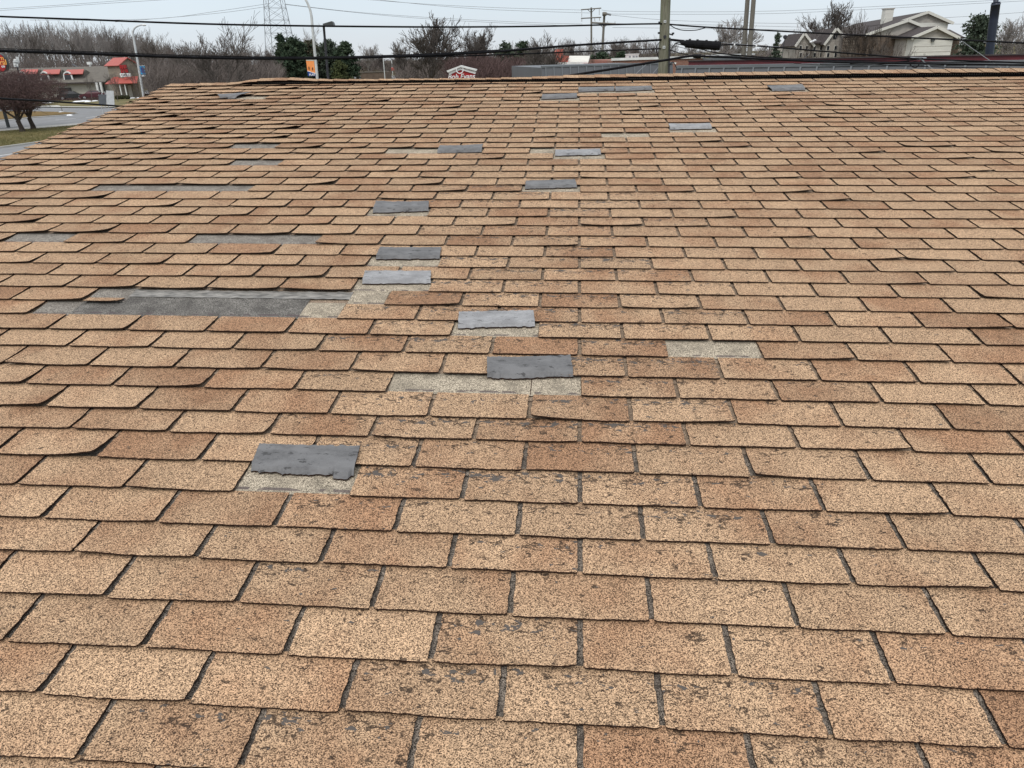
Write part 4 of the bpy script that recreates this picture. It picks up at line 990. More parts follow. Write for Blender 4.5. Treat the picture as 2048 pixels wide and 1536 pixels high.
# red barn shaped sign behind the ridge
d_ = 62.; P = [at(x, y, d_) for x, y in ((899, 170), (949, 170), (950, 147.5), (921, 139), (899, 148))]
B = thing('barn_shaped_sign', (P[0].lerp(P[1], .5).x, d_, 0), 'dark red barn shaped roadside sign with white roof edge showing over the ridge', 'sign')
mb = MB(); mb.prism(P, (0, .5, 0)); mb.obj('face', M['red'], B)
for q in ([(893, 141.5), (921, 130.6), (921, 134.4), (895.5, 145)], [(921, 130.6), (954, 139), (952.5, 142.2), (921, 134.4)]):
    mb = MB(); mb.prism([at(x, y, d_-.25) for x, y in q], (0, 1.0, 0)); mb.obj('roof_edge', M['white'], B)
for q in ([(897, 145), (921, 135.8), (921, 139.6), (899, 149.4)], [(921, 135.8), (951.5, 143.4), (950.5, 148), (921, 139.6)]):
    mb = MB(); mb.prism([at(x, y, d_-.12) for x, y in q], (0, .7, 0)); mb.obj('roof_edge', M['letter_white'], B)
mb = MB(); c = at(919.5, 139.5, d_-.3); ring = [(c.x+math.cos(a*math.pi/9)*.26, c.y, c.z+math.sin(a*math.pi/9)*.26) for a in range(10, 18)] 
mb.tube([(c.x+math.cos(a*math.pi/10)*.26, c.y, c.z+math.sin(a*math.pi/10)*.26) for a in range(9, 22)], .035, 5); mb.obj('emblem_ring', M['letter_white'], B)
p = at(922.5, 157.5, d_-.06); text_part('Bob Evans', M['letter_white'], B, p, .50, align='CENTER', shear=.25, bold=.008)
for x in (905, 943):
    p = at(x, 165, d_+.25); mb = MB(); mb.tube([(p.x, p.y, 0), (p.x, p.y, p.z)], .1, 6); mb.obj('post', M['white'], B)

# ------------------------------------------------------------------ poles and lamps
def line3(top, bot, d):      # points of a standing pole from two pixels, foot carried to the ground
    a, b_ = at(*top, d), at(*bot, d); k = (0-a.z)/(b_.z-a.z); return a, a + (b_-a)*k
def pole(name, top, bot, d, rt, rb, m_, label, cat, n=10, part='shaft'):
    a, foot = line3(top, bot, d); B = thing(name, foot, label, cat); mb = MB()
    k = 8; mb.tube([foot.lerp(a, j/k) for j in range(k+1)], [rb+(rt-rb)*j/k for j in range(k+1)], n); mb.obj(part, M[m_], B, smooth=True); return B
def px_r(px, d): return px/2/F*d
# near wooden utility pole
DU = 22.
UP = pole('utility_pole', (1333.5, -60), (1326, 150), DU, px_r(17.6, DU), px_r(20.5, DU), 'wood_pole', 'weathered greenish wooden utility pole carrying the black cables, behind the ridge', 'utility pole', 16)
for x, y, s in ((1330, 43, 4.4), (1328, 94.5, 4.8)):
    mb = MB(); c = at(x, y, DU-px_r(20, DU)-.006); mb.box(c, (px_r(s*2, DU), .006, px_r(s*2, DU))); t_ = mb.obj('tag', M['galv'], UP)
    mb = MB(); mb.box((c.x, c.y-.006, c.z), (px_r(2.6, DU), .005, px_r(3.4, DU))); mb.obj('tag_mark', M['dark_metal'], UP)
mb = MB(); c = at(1330, 73.5, DU-px_r(20, DU)-.01); mb.tube([c, c+Vector((0, .05, 0))], px_r(5.5, DU), 10); mb.obj('bolt', M['dark_metal'], UP)
for (x0, y0, x1, y1) in ((1318, 66, 1324, 70), (1335, 67, 1346, 70), (1319, 45, 1322, 49)):
    mb = MB(); mb.tube([at(x0, y0, DU), at(x1, y1, DU)], .02, 6); mb.tube([at((x0 if x0 < 1330 else x1), y0-2, DU), at((x0 if x0 < 1330 else x1), y0+2, DU)], .035, 6); mb.obj('bracket', M['dark_metal'], UP)
mb = MB(); mb.tube([at(1340, 75, DU-.1), at(1339, 100, DU-.1), at(1338, 140, DU-.1), at(1337, 170, DU-.1)], .02, 6); mb.obj('conduit', M['dark_metal'], UP)
# two crossarm poles farther off
DA = 125.
B = pole('crossarm_pole', (1182.5, 15), (1183, 140), DA, px_r(3, DA), px_r(4.4, DA), 'pole_wood2', 'wooden pole with two crossarms and hanging insulators, left of a pair', 'utility pole')
for y0, y1 in ((19.5, 16.2), (36.8, 34.6)):
    mb = MB(); mb.tube([at(1162, y0, DA-.2), at(1202.5, y1, DA-.2)], px_r(1.9, DA), 4); mb.obj('crossarm', M['pole_wood2'], B)
for x0, y0, x1, y1 in ((1175, 19, 1182, 25), (1190, 18, 1183, 25)):
    mb = MB(); mb.tube([at(x0, y0, DA-.2), at(x1, y1, DA-.2)], px_r(1.1, DA), 4); mb.obj('brace', M['pole_wood2'], B)
for x, y0, y1 in ((1163.5, 20, 34), (1198.5, 17, 30), (1163.5, 37, 43), (1189.5, 36, 42), (1199, 35, 41)):
    mb = MB(); p, q = at(x, y0, DA-.2), at(x, y1, DA-.2)
    for k in range(4):
        a = p.lerp(q, .15+.22*k); mb.tube([a, a+(q-p).normalized()*.1], px_r(1.7, DA), 6)
    mb.tube([p, q], px_r(.6, DA), 4); mb.obj('insulator', M['galv'], B)
B = pole('crossarm_pole', (1209, 24), (1202.5, 140), DA-5, px_r(4, DA), px_r(4.8, DA), 'pole_wood2', 'wooden pole with one low crossarm leaning slightly, right of a pair', 'utility pole')
mb = MB(); mb.tube([at(1184, 45.5, DA-5.2), at(1231.5, 48, DA-5.2)], px_r(2.8, DA), 4); mb.obj('crossarm', M['pole_wood2'], B)
mb = MB(); mb.tube([at(1205, 28, DA-5.4), at(1213, 28, DA-5.4)], px_r(6, DA), 8); mb.obj('top_bracket', M['pole_wood2'], B)
mb = MB(); mb.tube([at(1213, 27.5, DA-5.2), at(1222, 29.5, DA-5.2)], px_r(3.4, DA), 8); mb.obj('fuse_cutout', M['wire'], B)
for x0, y0, x1, y1 in ((1196, 46, 1206, 55), (1218, 47, 1207, 55)):
    mb = MB(); mb.tube([at(x0, y0, DA-5.2), at(x1, y1, DA-5.2)], px_r(1.1, DA), 4); mb.obj('brace', M['pole_wood2'], B)
for x in (1190, 1215, 1230):
    mb = MB(); mb.tube([at(x, 46, DA-5.2), at(x, 42.5, DA-5.2)], px_r(1.5, DA), 6); mb.obj('insulator', M['galv'], B)
# twin poles, navy pole
pole('square_post', (1501, -80), (1487.3, 106), 60., px_r(7.8, 60), px_r(9.5, 60), 'pole_wood2', 'grey tall post, left one of the close pair right of the splice case', 'post', 4)
pole('square_post', (1513.5, -80), (1499, 106), 59.4, px_r(7.8, 60), px_r(9.8, 60), 'pole_wood2', 'grey brown tall post, right one of the close pair right of the splice case', 'post', 4)
B = pole('navy_pole', (1991.5, 8), (1977.5, 116), 50., px_r(15, 50), px_r(14, 50), 'navy', 'thick navy blue pole with a narrower top section in front of the pine', 'pole', 14)
mb = MB(); a = at(1991.3, 8.5, 50.); b_ = at(1996, -60, 50.); mb.tube([a, b_], px_r(8.6, 50), 12); mb.obj('upper_shaft', M['navy'], B, smooth=True)
mb = MB(); mb.tube([at(1991.6, 9.5, 50.), at(1992.2, 4, 50.)], [px_r(16.5, 50), px_r(13, 50)], 12); mb.obj('collar', M['navy'], B, smooth=True)
# left street light with blue banner
def street_lamp(name, pts, d, r0, r1, label, head, m_='galv', headdrop=0):
    P = [at(x, y, d) for x, y in pts]; a, b_ = P[0], P[1]; foot = a + (a-b_)*((a.z)/(b_.z-a.z)); foot.z = 0
    B = thing(name, foot, label, 'street lamp'); mb = MB(); allp = [foot]+P; n = len(allp)
    # smooth the arm
    sm = [allp[0], allp[1]]
    for i_ in range(1, n-1):
        p0, p1, p2, p3 = allp[i_-1], allp[i_], allp[i_+1], allp[min(i_+2, n-1)]
        for k in range(1, 7):
            t_ = k/6; sm.append(.5*((2*p1)+(-p0+p2)*t_+(2*p0-5*p1+4*p2-p3)*t_*t_+(-p0+3*p1-3*p2+p3)*t_**3) if i_ > 1 else p1.lerp(p2, t_))
    mb.tube(sm, [r0+(r1-r0)*i_/(len(sm)-1) for i_ in range(len(sm))], 8); mb.obj('pole_and_arm', M[m_], B, smooth=True)
    (x0, y0), (x1, y1), th = head; p, q = at(x0, y0, d), at(x1, y1, d)
    mb = MB(); mb.tube([p, p.lerp(q, .3), p.lerp(q, .85), q], [th*.5, th, th*.9, th*.4], 8); mb.obj('lamp_head', M['white'] if m_ != 'dark_metal' else M[m_], B, smooth=True); return B
B = street_lamp('street_lamp', [(288, 197), (267, 75), (266, 64), (269.5, 56), (277, 51.5), (285, 49.5)], 100., .15, .07, 'tall pale street lamp with curved arm and blue banner at the left', ((284, 50), (292, 50.2), .12))
d_ = 100.
mb = MB(); mb.prism([at(x, y, d_) for x, y in ((277.8, 132.5), (288.5, 132), (292.5, 149), (280.5, 148.5))], (0, .04, 0)); mb.obj('banner', M['blue'], B)
mb = MB(); mb.prism([at(x, y, d_-.03) for x, y in ((280.5, 135), (286.8, 134.6), (290, 146.5), (283, 145.5))], (0, .02, 0)); mb.obj('banner_print', M['bluedeep'], B)
mb = MB(); mb.prism([at(x, y, d_-.03) for x, y in ((283, 150.3), (291.8, 149.9), (292, 152.6), (284, 153))], (0, .05, 0)); mb.obj('banner_strip', M['letter_white'], B)
mb = MB(); mb.tube([at(276, 131.6, d_), at(289, 131.2, d_)], .03, 4); mb.obj('banner_arm', M['galv'], B)
# tall lamp whose arm leaves the top of the picture, with orange banner
d_ = 60.
B = street_lamp('street_lamp', [(634.6, 157), (625.2, 57), (622.5, 30), (617.5, 12), (609, -4), (596, -14)], d_, .105, .07, 'tall galvanised street lamp with orange and blue banner left of the floodlight pole', ((597, -14), (584, -17), .1))
mb = MB(); mb.prism([at(x, y, d_-.05) for x, y in ((611.8, 118.6), (627.5, 118.4), (630.6, 146.2), (614.6, 141.2))], (0, .02, 0)); mb.obj('orange_banner', M['orange'], B)
mb = MB(); mb.prism([at(x, y, d_-.05) for x, y in ((614.9, 142.6), (630.8, 147.2), (631.6, 152), (616.2, 152))], (0, .02, 0)); mb.obj('blue_banner_foot', M['bluedeep'], B)
mb = MB(); mb.prism([at(x, y, d_-.06) for x, y in ((614.6, 141.2), (630.6, 146.2), (630.7, 147.3), (614.8, 142.5))], (0, .02, 0)); mb.obj('white_stripe', M['letter_white'], B)
mb = MB(); mb.prism([at(x, y, d_-.06) for x, y in ((612.2, 119), (627.2, 118.8), (627.5, 122), (612.5, 121.5))], (0, .015, 0)); mb.obj('pale_heading', M['cream'], B)
for x, y0, y1 in ((617.8, 133, 140), (625, 134.5, 141)):
    mb = MB(); mb.tube([at(x-.2, y0, d_-.075), at(x, y0+1, d_-.075), at(x+.1, y0+3.5, d_-.075), at(x+.3, y1, d_-.075)], [.012, .034, .038, .014], 5); mb.obj('silhouette', M['bark_dark'], B)
p = at(618.8, 151.3, d_-.07); text_part('PLAY', M['letter_white'], B, p, .19, bold=.006, depth=.008)
mb = MB(); mb.tube([at(626, 118.2, d_), at(632, 118.2, d_)], .03, 4); mb.obj('banner_arm', M['galv'], B)
B = street_lamp('street_lamp', [(576.4, 157), (572.6, 118), (572.4, 111), (575, 105.5), (579.5, 102), (586, 100.6)], 130., .10, .06, 'short pale street lamp with curved arm in front of the dark evergreens', ((586, 100.6), (593.5, 101.2), .12))
c = at(580.5, 157, 128.); B = thing('blue_sign', (c.x, 128., 0), 'small blue roadside sign at the foot of the short street lamp', 'sign')
mb = MB(); mb.prism([at(x, y, 128.) for x, y in ((577.4, 152), (584, 152.4), (584.2, 157.5), (577.6, 157.5))], (0, .05, 0)); mb.obj('panel', M['bluedeep'], B)
mb = MB(); mb.prism([at(x, y, 127.9) for x, y in ((578, 152.4), (583.6, 152.8), (583.7, 154), (578.1, 153.8))], (0, .03, 0)); mb.obj('white_band', M['letter_white'], B)
mb = MB(); mb.tube([(c.x, 128.1, 0), at(580.5, 156, 128.1)], .05, 5); mb.obj('post', M['galv'], B)
d_ = 60.
B = pole('floodlight_pole', (647.6, 54), (656.2, 156), d_, px_r(4.4, d_), px_r(5, d_), 'dark_metal', 'black pole with a square floodlight head right of the orange banner', 'floodlight', 6)
mb = MB(); P = [at(x, y, d_-.3) for x, y in ((645.2, 47.5), (663, 42.2), (665.5, 44.6), (667.5, 51.2), (646.5, 51.6))]; mb.prism(P, (0, .6, 0)); mb.obj('lamp_head', M['signside'], B)
mb = MB(); mb.tube([at(648, 51, d_), at(648, 57.5, d_)], .07, 6); mb.obj('bracket', M['dark_metal'], B)
# globe lights near the spruce
c = at(1570, 76, 80.); B = thing('yard_light', (c.x, 80., 0), 'thin pole with a dark round lamp right of the spire shaped evergreen', 'yard light')
mb = MB(); mb.tube([(c.x-.3, 80., 0), (c.x-.05, 80., c.z-.6), (c.x, 80., c.z)], .04, 5); mb.obj('shaft', M['dark_metal'], B)
mb = MB(); mb.tube([(c.x, 80, c.z-.1), (c.x, 80, c.z), (c.x, 80, c.z+.2), (c.x, 80, c.z+.28)], [.05, .2, .2, .05], 8); mb.obj('lamp', M['dark_metal'], B)
# far poles by the distant road
for x, y, lab in ((766.5, 118, 'thin pale pole left of the dense bare tree by the distant road'), (783, 121, 'thin pale pole with a small red sign beside the distant road')):
    p = at(x, y, 200.); B = thing('distant_pole', (p.x, 200., 0), lab, 'pole'); mb = MB(); mb.tube([(p.x, 200, 0), (p.x, 200, p.z)], .12, 5); mb.obj('shaft', M['galv'], B)
    if x > 770: mb = MB(); q = at(x+3, 138, 199.8); mb.box(q, (.9, .05, .7)); mb.obj('sign_panel', M['roof_red'], B)
# lattice transmission tower
D = 300.; tx = at(555, 50, D).x; B = thing('lattice_tower', (tx, D, 0), 'grey steel lattice transmission tower rising out of the picture above the evergreens', 'transmission tower')
Ht = 52.
def tp(sx, sy, z):
    hw = 4.6*(1-z/Ht)**1.0 + .55; return Vector((tx+sx*hw, D+sy*hw, z))
for sx, sy in ((-1, -1), (1, -1), (1, 1), (-1, 1)):
    mb = MB(); mb.tube([tp(sx, sy, z) for z in (0, Ht*.5, Ht)], .11, 4); mb.obj('leg', M['wire'], B)
zs = [0]
while zs[-1] < Ht-2: zs.append(zs[-1] + max(1.6, 4.2*(1-zs[-1]/Ht)+1.2))
mb = MB()
for z0, z1 in zip(zs, zs[1:]):
    for (a, b_) in (((-1, -1), (1, -1)), ((1, -1), (1, 1)), ((1, 1), (-1, 1)), ((-1, 1), (-1, -1))):
        mb.tube([tp(*a, z0), tp(*b_, z1)], .055, 3, cap=False); mb.tube([tp(*b_, z0), tp(*a, z1)], .055, 3, cap=False); mb.tube([tp(*a, z1), tp(*b_, z1)], .05, 3, cap=False)
tag(mb.obj('lattice_bracing', M['wire'], B), kind='stuff')
for z in (34, 41, 48):
    mb = MB(); mb.tube([(tx-7, D, z+.8), (tx, D, z), (tx+7, D, z+.8)], .2, 4); mb.obj('crossarm', M['wire'], B)

# ------------------------------------------------------------------ buildings behind the ridge
def slab_px(mb, q, d, depth, mi=0): mb.prism([at(x, y, d) for x, y in q], (0, depth, 0), mi)
def block(name, x0, x1, ytop, d, depth, wall, cap, label, cat='building', capz=.35, ytop2=None):
    a, b_ = at(x0, ytop, d), at(x1, ytop2 or ytop, d); B = thing(name, ((a.x+b_.x)/2, d, 0), label, cat)
    mb = MB(); mb.box(((a.x+b_.x)/2, d+depth/2, (a.z-capz)/2), (b_.x-a.x, depth, a.z-capz)); mb.obj('wall', M[wall], B)
    mb = MB(); mb.box(((a.x+b_.x)/2, d+.05, a.z-capz/2), (b_.x-a.x+.3, .4, capz)); mb.obj('parapet', M[cap], B); return B
# gable: level ridge lines, built in the world
B = block('flat_roofed_shop', 1063, 1172, 126.4, 86., 18, 'brick_brown', 'white', 'low brown shop with a white parapet edge behind the grey metal roof', capz=.2)
mb = MB(); quad3(mb, [at(1133.5, 126.5, 95.), at(1175.5, 126.5, 95.), at(1180, 111.5, 99.), at(1139, 111.5, 99.)], .3); mb.prism([at(x, y, 95.3) for x, y in ((1135, 130), (1176, 130), (1175.5, 126.7), (1135, 126.7))], (0, 4, 0)); mb.obj('cream_roof_screen', M['sidingwhite'], B)
mb = MB(); mb.prism([at(x, y, 94.) for x, y in ((1113, 126), (1112, 104), (1115, 98.5), (1127, 98), (1127, 110.5), (1138.5, 112), (1135, 126))], (0, 3, 0)); mb.obj('orange_sign_screen', M['roof_orange'], B)
B = block('red_fronted_shop', 1170, 1228, 127, 84., 12, 'roof_orange', 'darkred', 'low bright red wall between the white parapet and the brick shop', capz=.12)
B = block('brick_shop', 1226, 1427, 116.4, 80., 22, 'brick_red', 'white', 'reddish brick shop with white coping behind the utility pole', capz=.22)
c = at(1267, 114.5, 84.); mb = MB(); mb.box((c.x, 85, c.z), (1.15, 1.4, .5)); mb.box((c.x, 85, c.z+.29), (1.25, 1.5, .08)); u_ = mb.obj('rooftop_unit', M['white'], B)
mb = MB()
for k in (-.34, .05, .36): mb.box((c.x+k, 84.28, c.z), (.2, .05, .28))
mb.obj('unit_vent', M['wire'], B)
B = block('grey_shed', 1427, 1506, 109, 76., 12, 'slate_seam', 'galv', 'plain grey rooftop shed below the twin posts', capz=.12)
B = block('white_topped_shop', 1600, 1702, 117.4, 56., 14, 'beige', 'white', 'low shop with a white roof edge in front of the beige apartments', capz=.12)

# grey standing seam mansard building just behind the ridge
def mansard(name, A, Bp, zt_, label, seams, run=.35, hgt=1.35, gap=.5):
    """front top edge from A to Bp (xy), panel faces the camera and slopes outwards going down"""
    A, Bp = Vector((*A, 0)), Vector((*Bp, 0)); d = (Bp-A).normalized(); n_ = Vector((d.y, -d.x, 0)); 
    if n_.y > 0: n_ = -n_
    L = (Bp-A).length; T_ = thing(name, (A+Bp)/2, label, 'building'); up = Vector((0, 0, 1))
    base = zt_-hgt
    mb = MB(); back = -n_*12; zz = Vector((0, 0, base))
    mb.hexa([A, Bp, Bp+back, A+back, A+zz, Bp+zz, Bp+back+zz, A+back+zz]); mb.obj('wall', M['beige'], T_)
    mb = MB(); zt2 = Vector((0, 0, zt_)); o_ = n_*run
    mb.hexa([A+o_+zz, Bp+o_+zz, Bp+back+zz, A+back+zz, A+zt2, Bp+zt2, Bp+back+zt2, A+back+zt2]); mb.obj('roof_core', M['slate'], T_)
    k = 0; s = gap/2
    while s < L:
        mb = MB(); a = A+d*s+zt2; b_ = A+d*s+o_+zz; up_n = (d.cross(b_-a)).normalized()
        if up_n.y > 0: up_n = -up_n
        w_ = d*.028; mb.hexa([a-w_, a+w_, b_+w_, b_-w_] + [q+up_n*.05 for q in (a-w_, a+w_, b_+w_, b_-w_)]); mb.obj('seam', M['slate_seam'], T_)
        # the sheet between two seams
        if s+gap < L:
            a1, a2 = a+d*.03, a+d*(gap-.03); b1, b2 = b_+d*.03, b_+d*(gap-.03)
            mb = MB(); mb.hexa([a1, a2, b2, b1] + [q+up_n*.012 for q in (a1, a2, b2, b1)]); mb.obj('panel', M['slate'], T_)
        s += gap; k += 1
    mb = MB(); a, b_ = A+zt2+n_*.05, Bp+zt2+n_*.05; mb.hexa([a, b_, b_-n_*.3, a-n_*.3] + [q+up*.10 for q in (a, b_, b_-n_*.3, a-n_*.3)]); mb.obj('coping', M['slate_seam'], T_)
    return T_
aL, bL = at(1083, 135.5, 46.), at(1345, 134.6, 47.)
mansard('metal_roofed_shop', (aL.x, aL.y), (bL.x, bL.y), aL.z, 'grey metal seamed roof front left of the near utility pole', 0, gap=.47)
aR, bR = at(1352, 137, 30.), at(2120, 127, 22.6)
TR = mansard('metal_roofed_shop', (aR.x, aR.y), (bR.x, bR.y), aR.z, 'long grey metal seamed roof front right of the near utility pole', 0, gap=.54)
d1 = Vector((bR.x-aR.x, bR.y-aR.y, 0)).normalized(); n1 = Vector((d1.y, -d1.x, 0)); n1 = -n1 if n1.y > 0 else n1
A_, B_ = Vector((aR.x, aR.y, aR.z+.05))-n1*1.0, Vector((bR.x, bR.y, aR.z+.05))-n1*1.0
mb = MB(); mb.hexa([A_, B_, B_-n1*.5, A_-n1*.5] + [q+Vector((0, 0, .17)) for q in (A_, B_, B_-n1*.5, A_-n1*.5)]); mb.obj('red_flashing', M['darkred'], TR)
mb = MB(); A2, B2 = A_+n1*.06+Vector((0, 0, .17)), B_+n1*.06+Vector((0, 0, .17)); mb.hexa([A2, B2, B2-n1*.1, A2-n1*.1] + [q+Vector((0, 0, .035)) for q in (A2, B2, B2-n1*.1, A2-n1*.1)]); mb.obj('red_flashing_lip', M['roof_brown'], TR)
for x, y in ((1350, 126.5), (1930, 116), (1965, 115)):
    mb = MB(); c = at(x, y, 27. if x < 1500 else 25.4); mb.box(c, (.07, .07, .05)); mb.obj('roof_light', M['white'], TR)

# apartment block on the right
B = thing('apartment_block', (50, 95, 0), 'large beige and brown brick apartment block with brown gabled roofs at the right', 'apartment block')
def gable_block(x0, x1, xa, ybase, yeL, yeR, ya, d, ext, wall, gab, roofm, ov=.5, barge=True):
    """gable facing the camera: left/right eaves, apex given in pixels at depth d; ext = vector the block runs back along"""
    ext = Vector(ext); eL, eR, ap = at(x0, yeL, d), at(x1, yeR, d), at(xa, ya, d); z = min(eL.z, eR.z)
    mb = MB(); mb.prism([(eL.x, d, 0), (eR.x, d, 0), (eR.x, d, eR.z), (eL.x, d, eL.z)], ext); mb.obj('wall', M[wall], B)
    mb = MB(); mb.prism([(eL.x, d-.02, eL.z+.002), (eR.x, d-.02, eR.z+.002), (ap.x, d-.02, ap.z)], ext); mb.obj('gable', M[gab], B)
    u = (ext.normalized())*.35
    for e1, sgn in ((eL, -1), (eR, 1)):
        s = Vector((e1.x-ap.x, 0, e1.z-ap.z)); sn = s.normalized(); n_ = Vector((-sn.z*sgn, 0, sn.x*sgn)); n_ = n_ if n_.z > 0 else -n_
        a, b_ = Vector((ap.x, d, ap.z))-u+n_*.05, Vector((e1.x, d, e1.z))+sn*ov-u+n_*.05; q = [a, b_, b_+ext+u*2, a+ext+u*2]
        mb = MB(); mb.hexa(q+[k+n_*.14 for k in q]); mb.obj('roof', M[roofm], B)
        if barge:
            f = Vector((0, -.1, 0)); q = [a+f-n_*.12, b_+f-n_*.12, b_+f+n_*.16, a+f+n_*.16]; mb = MB(); mb.prism(q, (0, .09, 0)); mb.obj('bargeboard', M['sidingwhite'], B)
ext = (10, 42, 0)
gable_block(1800, 1897, 1854, 0, 45, 45, 26, 96., ext, 'sidingwhite', 'beige', 'roof_brown')
gable_block(1738, 1895, 1815, 0, 69, 75, 42.5, 92., (12, 46, 0), 'brick_brown', 'beige', 'roof_brown')
gable_block(1829, 1907, 1871, 0, 74, 74, 56, 88., (0, 5, 0), 'sidingwhite', 'beige', 'roof_brown')
gable_block(1813, 1831, 1822, 0, 76, 76, 74, 89.5, (0, 3, 0), 'beige', 'beige', 'roof_brown', barge=False)
a = at(1716, 75, 93.); b_ = at(1815, 75, 93.); mb = MB(); mb.box(((a.x+b_.x)/2, 95., a.z/2), (b_.x-a.x, 4., a.z)); mb.obj('wall', M['brick_brown'], B)
a = at(1890, 76, 91.); b_ = at(1921, 76, 91.); mb = MB(); mb.box(((a.x+b_.x)/2, 93., a.z/2), (b_.x-a.x, 4., a.z)); mb.obj('wall', M['brick_brown'], B)
mb = MB(); quad3(mb, [at(1885, 74, 88.6), at(1929, 74, 88.6), at(1900, 59, 94), at(1880, 59, 94)], .15); mb.obj('roof', M['roof_brown'], B)
mb = MB(); a = at(1775.5, 25, 104.); mb.box((a.x, 104., a.z-1.2), (1.05, .9, 3.2)); ch = mb.obj('chimney', M['sidingwhite'], B)
mb = MB(); mb.box((a.x, 104., a.z+.42), (1.2, 1.05, .12)); mb.obj('chimney_cap', M['beige'], B)
# light fitting on the white wall, seams of the siding
c = at(1866, 79.5, 87.85); mb = MB(); mb.box(c, (.36, .25, .2)); mb.box((c.x-.04, c.y-.02, c.z-.14), (.22, .2, .12), 0); mb.obj('wall_light', M['signside'], B)
for k in range(9):
    z = .6+k*.55; a, b_ = at(1829, 80, 88), at(1907, 80, 88); mb = MB(); mb.box(((a.x+b_.x)/2, 87.985, z), (b_.x-a.x, .03, .025)); mb.obj('siding_seam', M['beige'], B)
c = at(1761, 83, 92.95); mb = MB(); mb.box(c, (.35, .12, .12)); mb.obj('wall_light', M['galv'], B)
# long brown roof running left, with the lower left wing and its windows
a, b_ = at(1736, 69, 93.), at(1676, 84, 113.)
mb = MB(); quad3(mb, [at(1668, 78, 117.), at(1745, 70, 93.), at(1815, 43, 97.), at(1671, 57.5, 128.)], .2); mb.obj('roof', M['roof_brown'], B)
DW = 110.
L_, R_ = at(1594, 95, DW), at(1718, 95, DW); ew = at(1650, 84.5, DW).z
mb = MB(); mb.box(((L_.x+R_.x)/2, DW+5, ew/2), (R_.x-L_.x, 10, ew)); mb.obj('wall', M['beige'], B)
mb = MB(); quad3(mb, [at(1606, 86, DW-.5), at(1700, 82, DW-.5), at(1690, 64, DW+5), at(1609, 67, DW+5)], .18); mb.obj('roof', M['roof_brown'], B)
gable_block(1594, 1622, 1607, 0, 87, 88, 68.5, DW-.6, (0, 5, 0), 'beige', 'beige', 'roof_brown')
gable_block(1652, 1692, 1671, 0, 84, 82, 58.5, DW-1.2, (0, 6, 0), 'beige', 'beige', 'roof_brown')
mb = MB(); quad3(mb, [at(1578, 92, DW), at(1600, 90, DW), at(1600, 84, DW+4), at(1590, 85, DW+4)], .15); mb.obj('roof', M['roof_brown'], B)
mb = MB(); mb.box((at(1590, 100, DW+3).x, DW+4, 2.6), (.9, 3, 5.4)); mb.obj('wall', M['signside'], B)
for yy in (96, 110):
    for x in (1601, 1613, 1629, 1642, 1656, 1671, 1686, 1702):
        c = at(x, yy, DW-1.26 if 1652 < x < 1692 else DW-.66 if x < 1622 else DW-.04); mb = MB(); mb.box(c, (.42, .08, .62)); f_ = mb.obj('window', M['sidingwhite'], B)
        mb = MB(); mb.box((c.x, c.y-.05, c.z), (.3, .04, .5)); o = mb.obj('pane', M['glass'], f_)
c = at(1671, 72, DW-1.26); mb = MB(); mb.box(c, (.5, .08, .7)); mb.obj('window', M['glass'], B)
for q in ([(1620, 84.5), (1632, 79), (1634, 80), (1623, 85.2)], [(1690, 75), (1701, 70), (1700, 72), (1692, 77)]):
    mb = MB(); mb.prism([at(x, y, DW-1.5) for x, y in q], (0, .3, .06)); mb.obj('snow_patch', M['snow'], B)
# distant low building by the far road
B = block('distant_building', 720, 772, 143.6, 215., 10, 'brick_brown', 'roof_grey', 'distant low brown building across the far road', capz=.25)

# ------------------------------------------------------------------ cables
def cable(pts, A, Bp, r0, label, m_='cable', r1=None, group=None, name='overhead_cable', cat='cable', n=8, sub=5, wob=0.):
    """pixel waypoints laid on the upright plane through the two ground positions A and Bp"""
    A, Bp = Vector((*A, 0)), Vector((*Bp, 0)); d = (Bp-A).normalized(); nn = Vector((-d.y, d.x, 0)); W_ = []
    P = []
    m = len(pts)
    for i_ in range(m-1):      # smooth in the picture plane
        p0, p1, p2, p3 = pts[max(0, i_-1)], pts[i_], pts[i_+1], pts[min(m-1, i_+2)]
        for k in range(sub):
            t_ = k/sub; P.append(tuple(.5*((2*p1[c])+(-p0[c]+p2[c])*t_+(2*p0[c]-5*p1[c]+4*p2[c]-p3[c])*t_*t_+(-p0[c]+3*p1[c]-3*p2[c]+p3[c])*t_**3) for c in (0, 1)))
    P.append(pts[-1])
    for x, y in P:
        r = ray(x, y); s = (A-CAM).dot(nn)/r.dot(nn); W_.append(CAM+r*s)
    r1 = r1 or r0; k = len(W_)
    mb = MB(); mb.tube(W_, [r0+(r1-r0)*i_/(k-1) for i_ in range(k)], n)
    o = mb.obj(name, M[m_], smooth=True); tag(o, label, cat, group); return o
up = at(1328, 60, DU); PU = (up.x, up.y)
lf = at(-60, 60, 11.); PL = (lf.x, lf.y)
rt = at(2110, 100, 19.); PR = (rt.x, rt.y)
cable([(-60, 30), (0, 33), (180, 39.5), (350, 46), (500, 50), (700, 52.8), (900, 54), (1100, 52.3), (1250, 48.6), (1325, 47.5)], PL, PU, .0105, 'top black cable running from the left border to the wooden pole', r1=.020)
cable([(150, 38.2), (175, 38), (200, 40.3)], PL, PU, .006, 'short loose strand on the top black cable at the left')
cable([(-60, 97), (0, 101.5), (180, 107.5), (350, 114), (500, 116.8), (620, 116.8), (760, 114), (880, 109.5), (1000, 102.5), (1150, 90.5), (1325, 79.5)], PL, PU, .019, 'thickest black cable bundle crossing in front of the far trees', r1=.026)
cable([(-60, 93), (0, 96.8), (180, 103.2), (350, 109.8), (500, 113.2), (640, 113.8), (760, 111), (880, 106.5), (1000, 99.5)], PL, PU, .0045, 'thin messenger wire just above the thickest black cable', r1=.008)
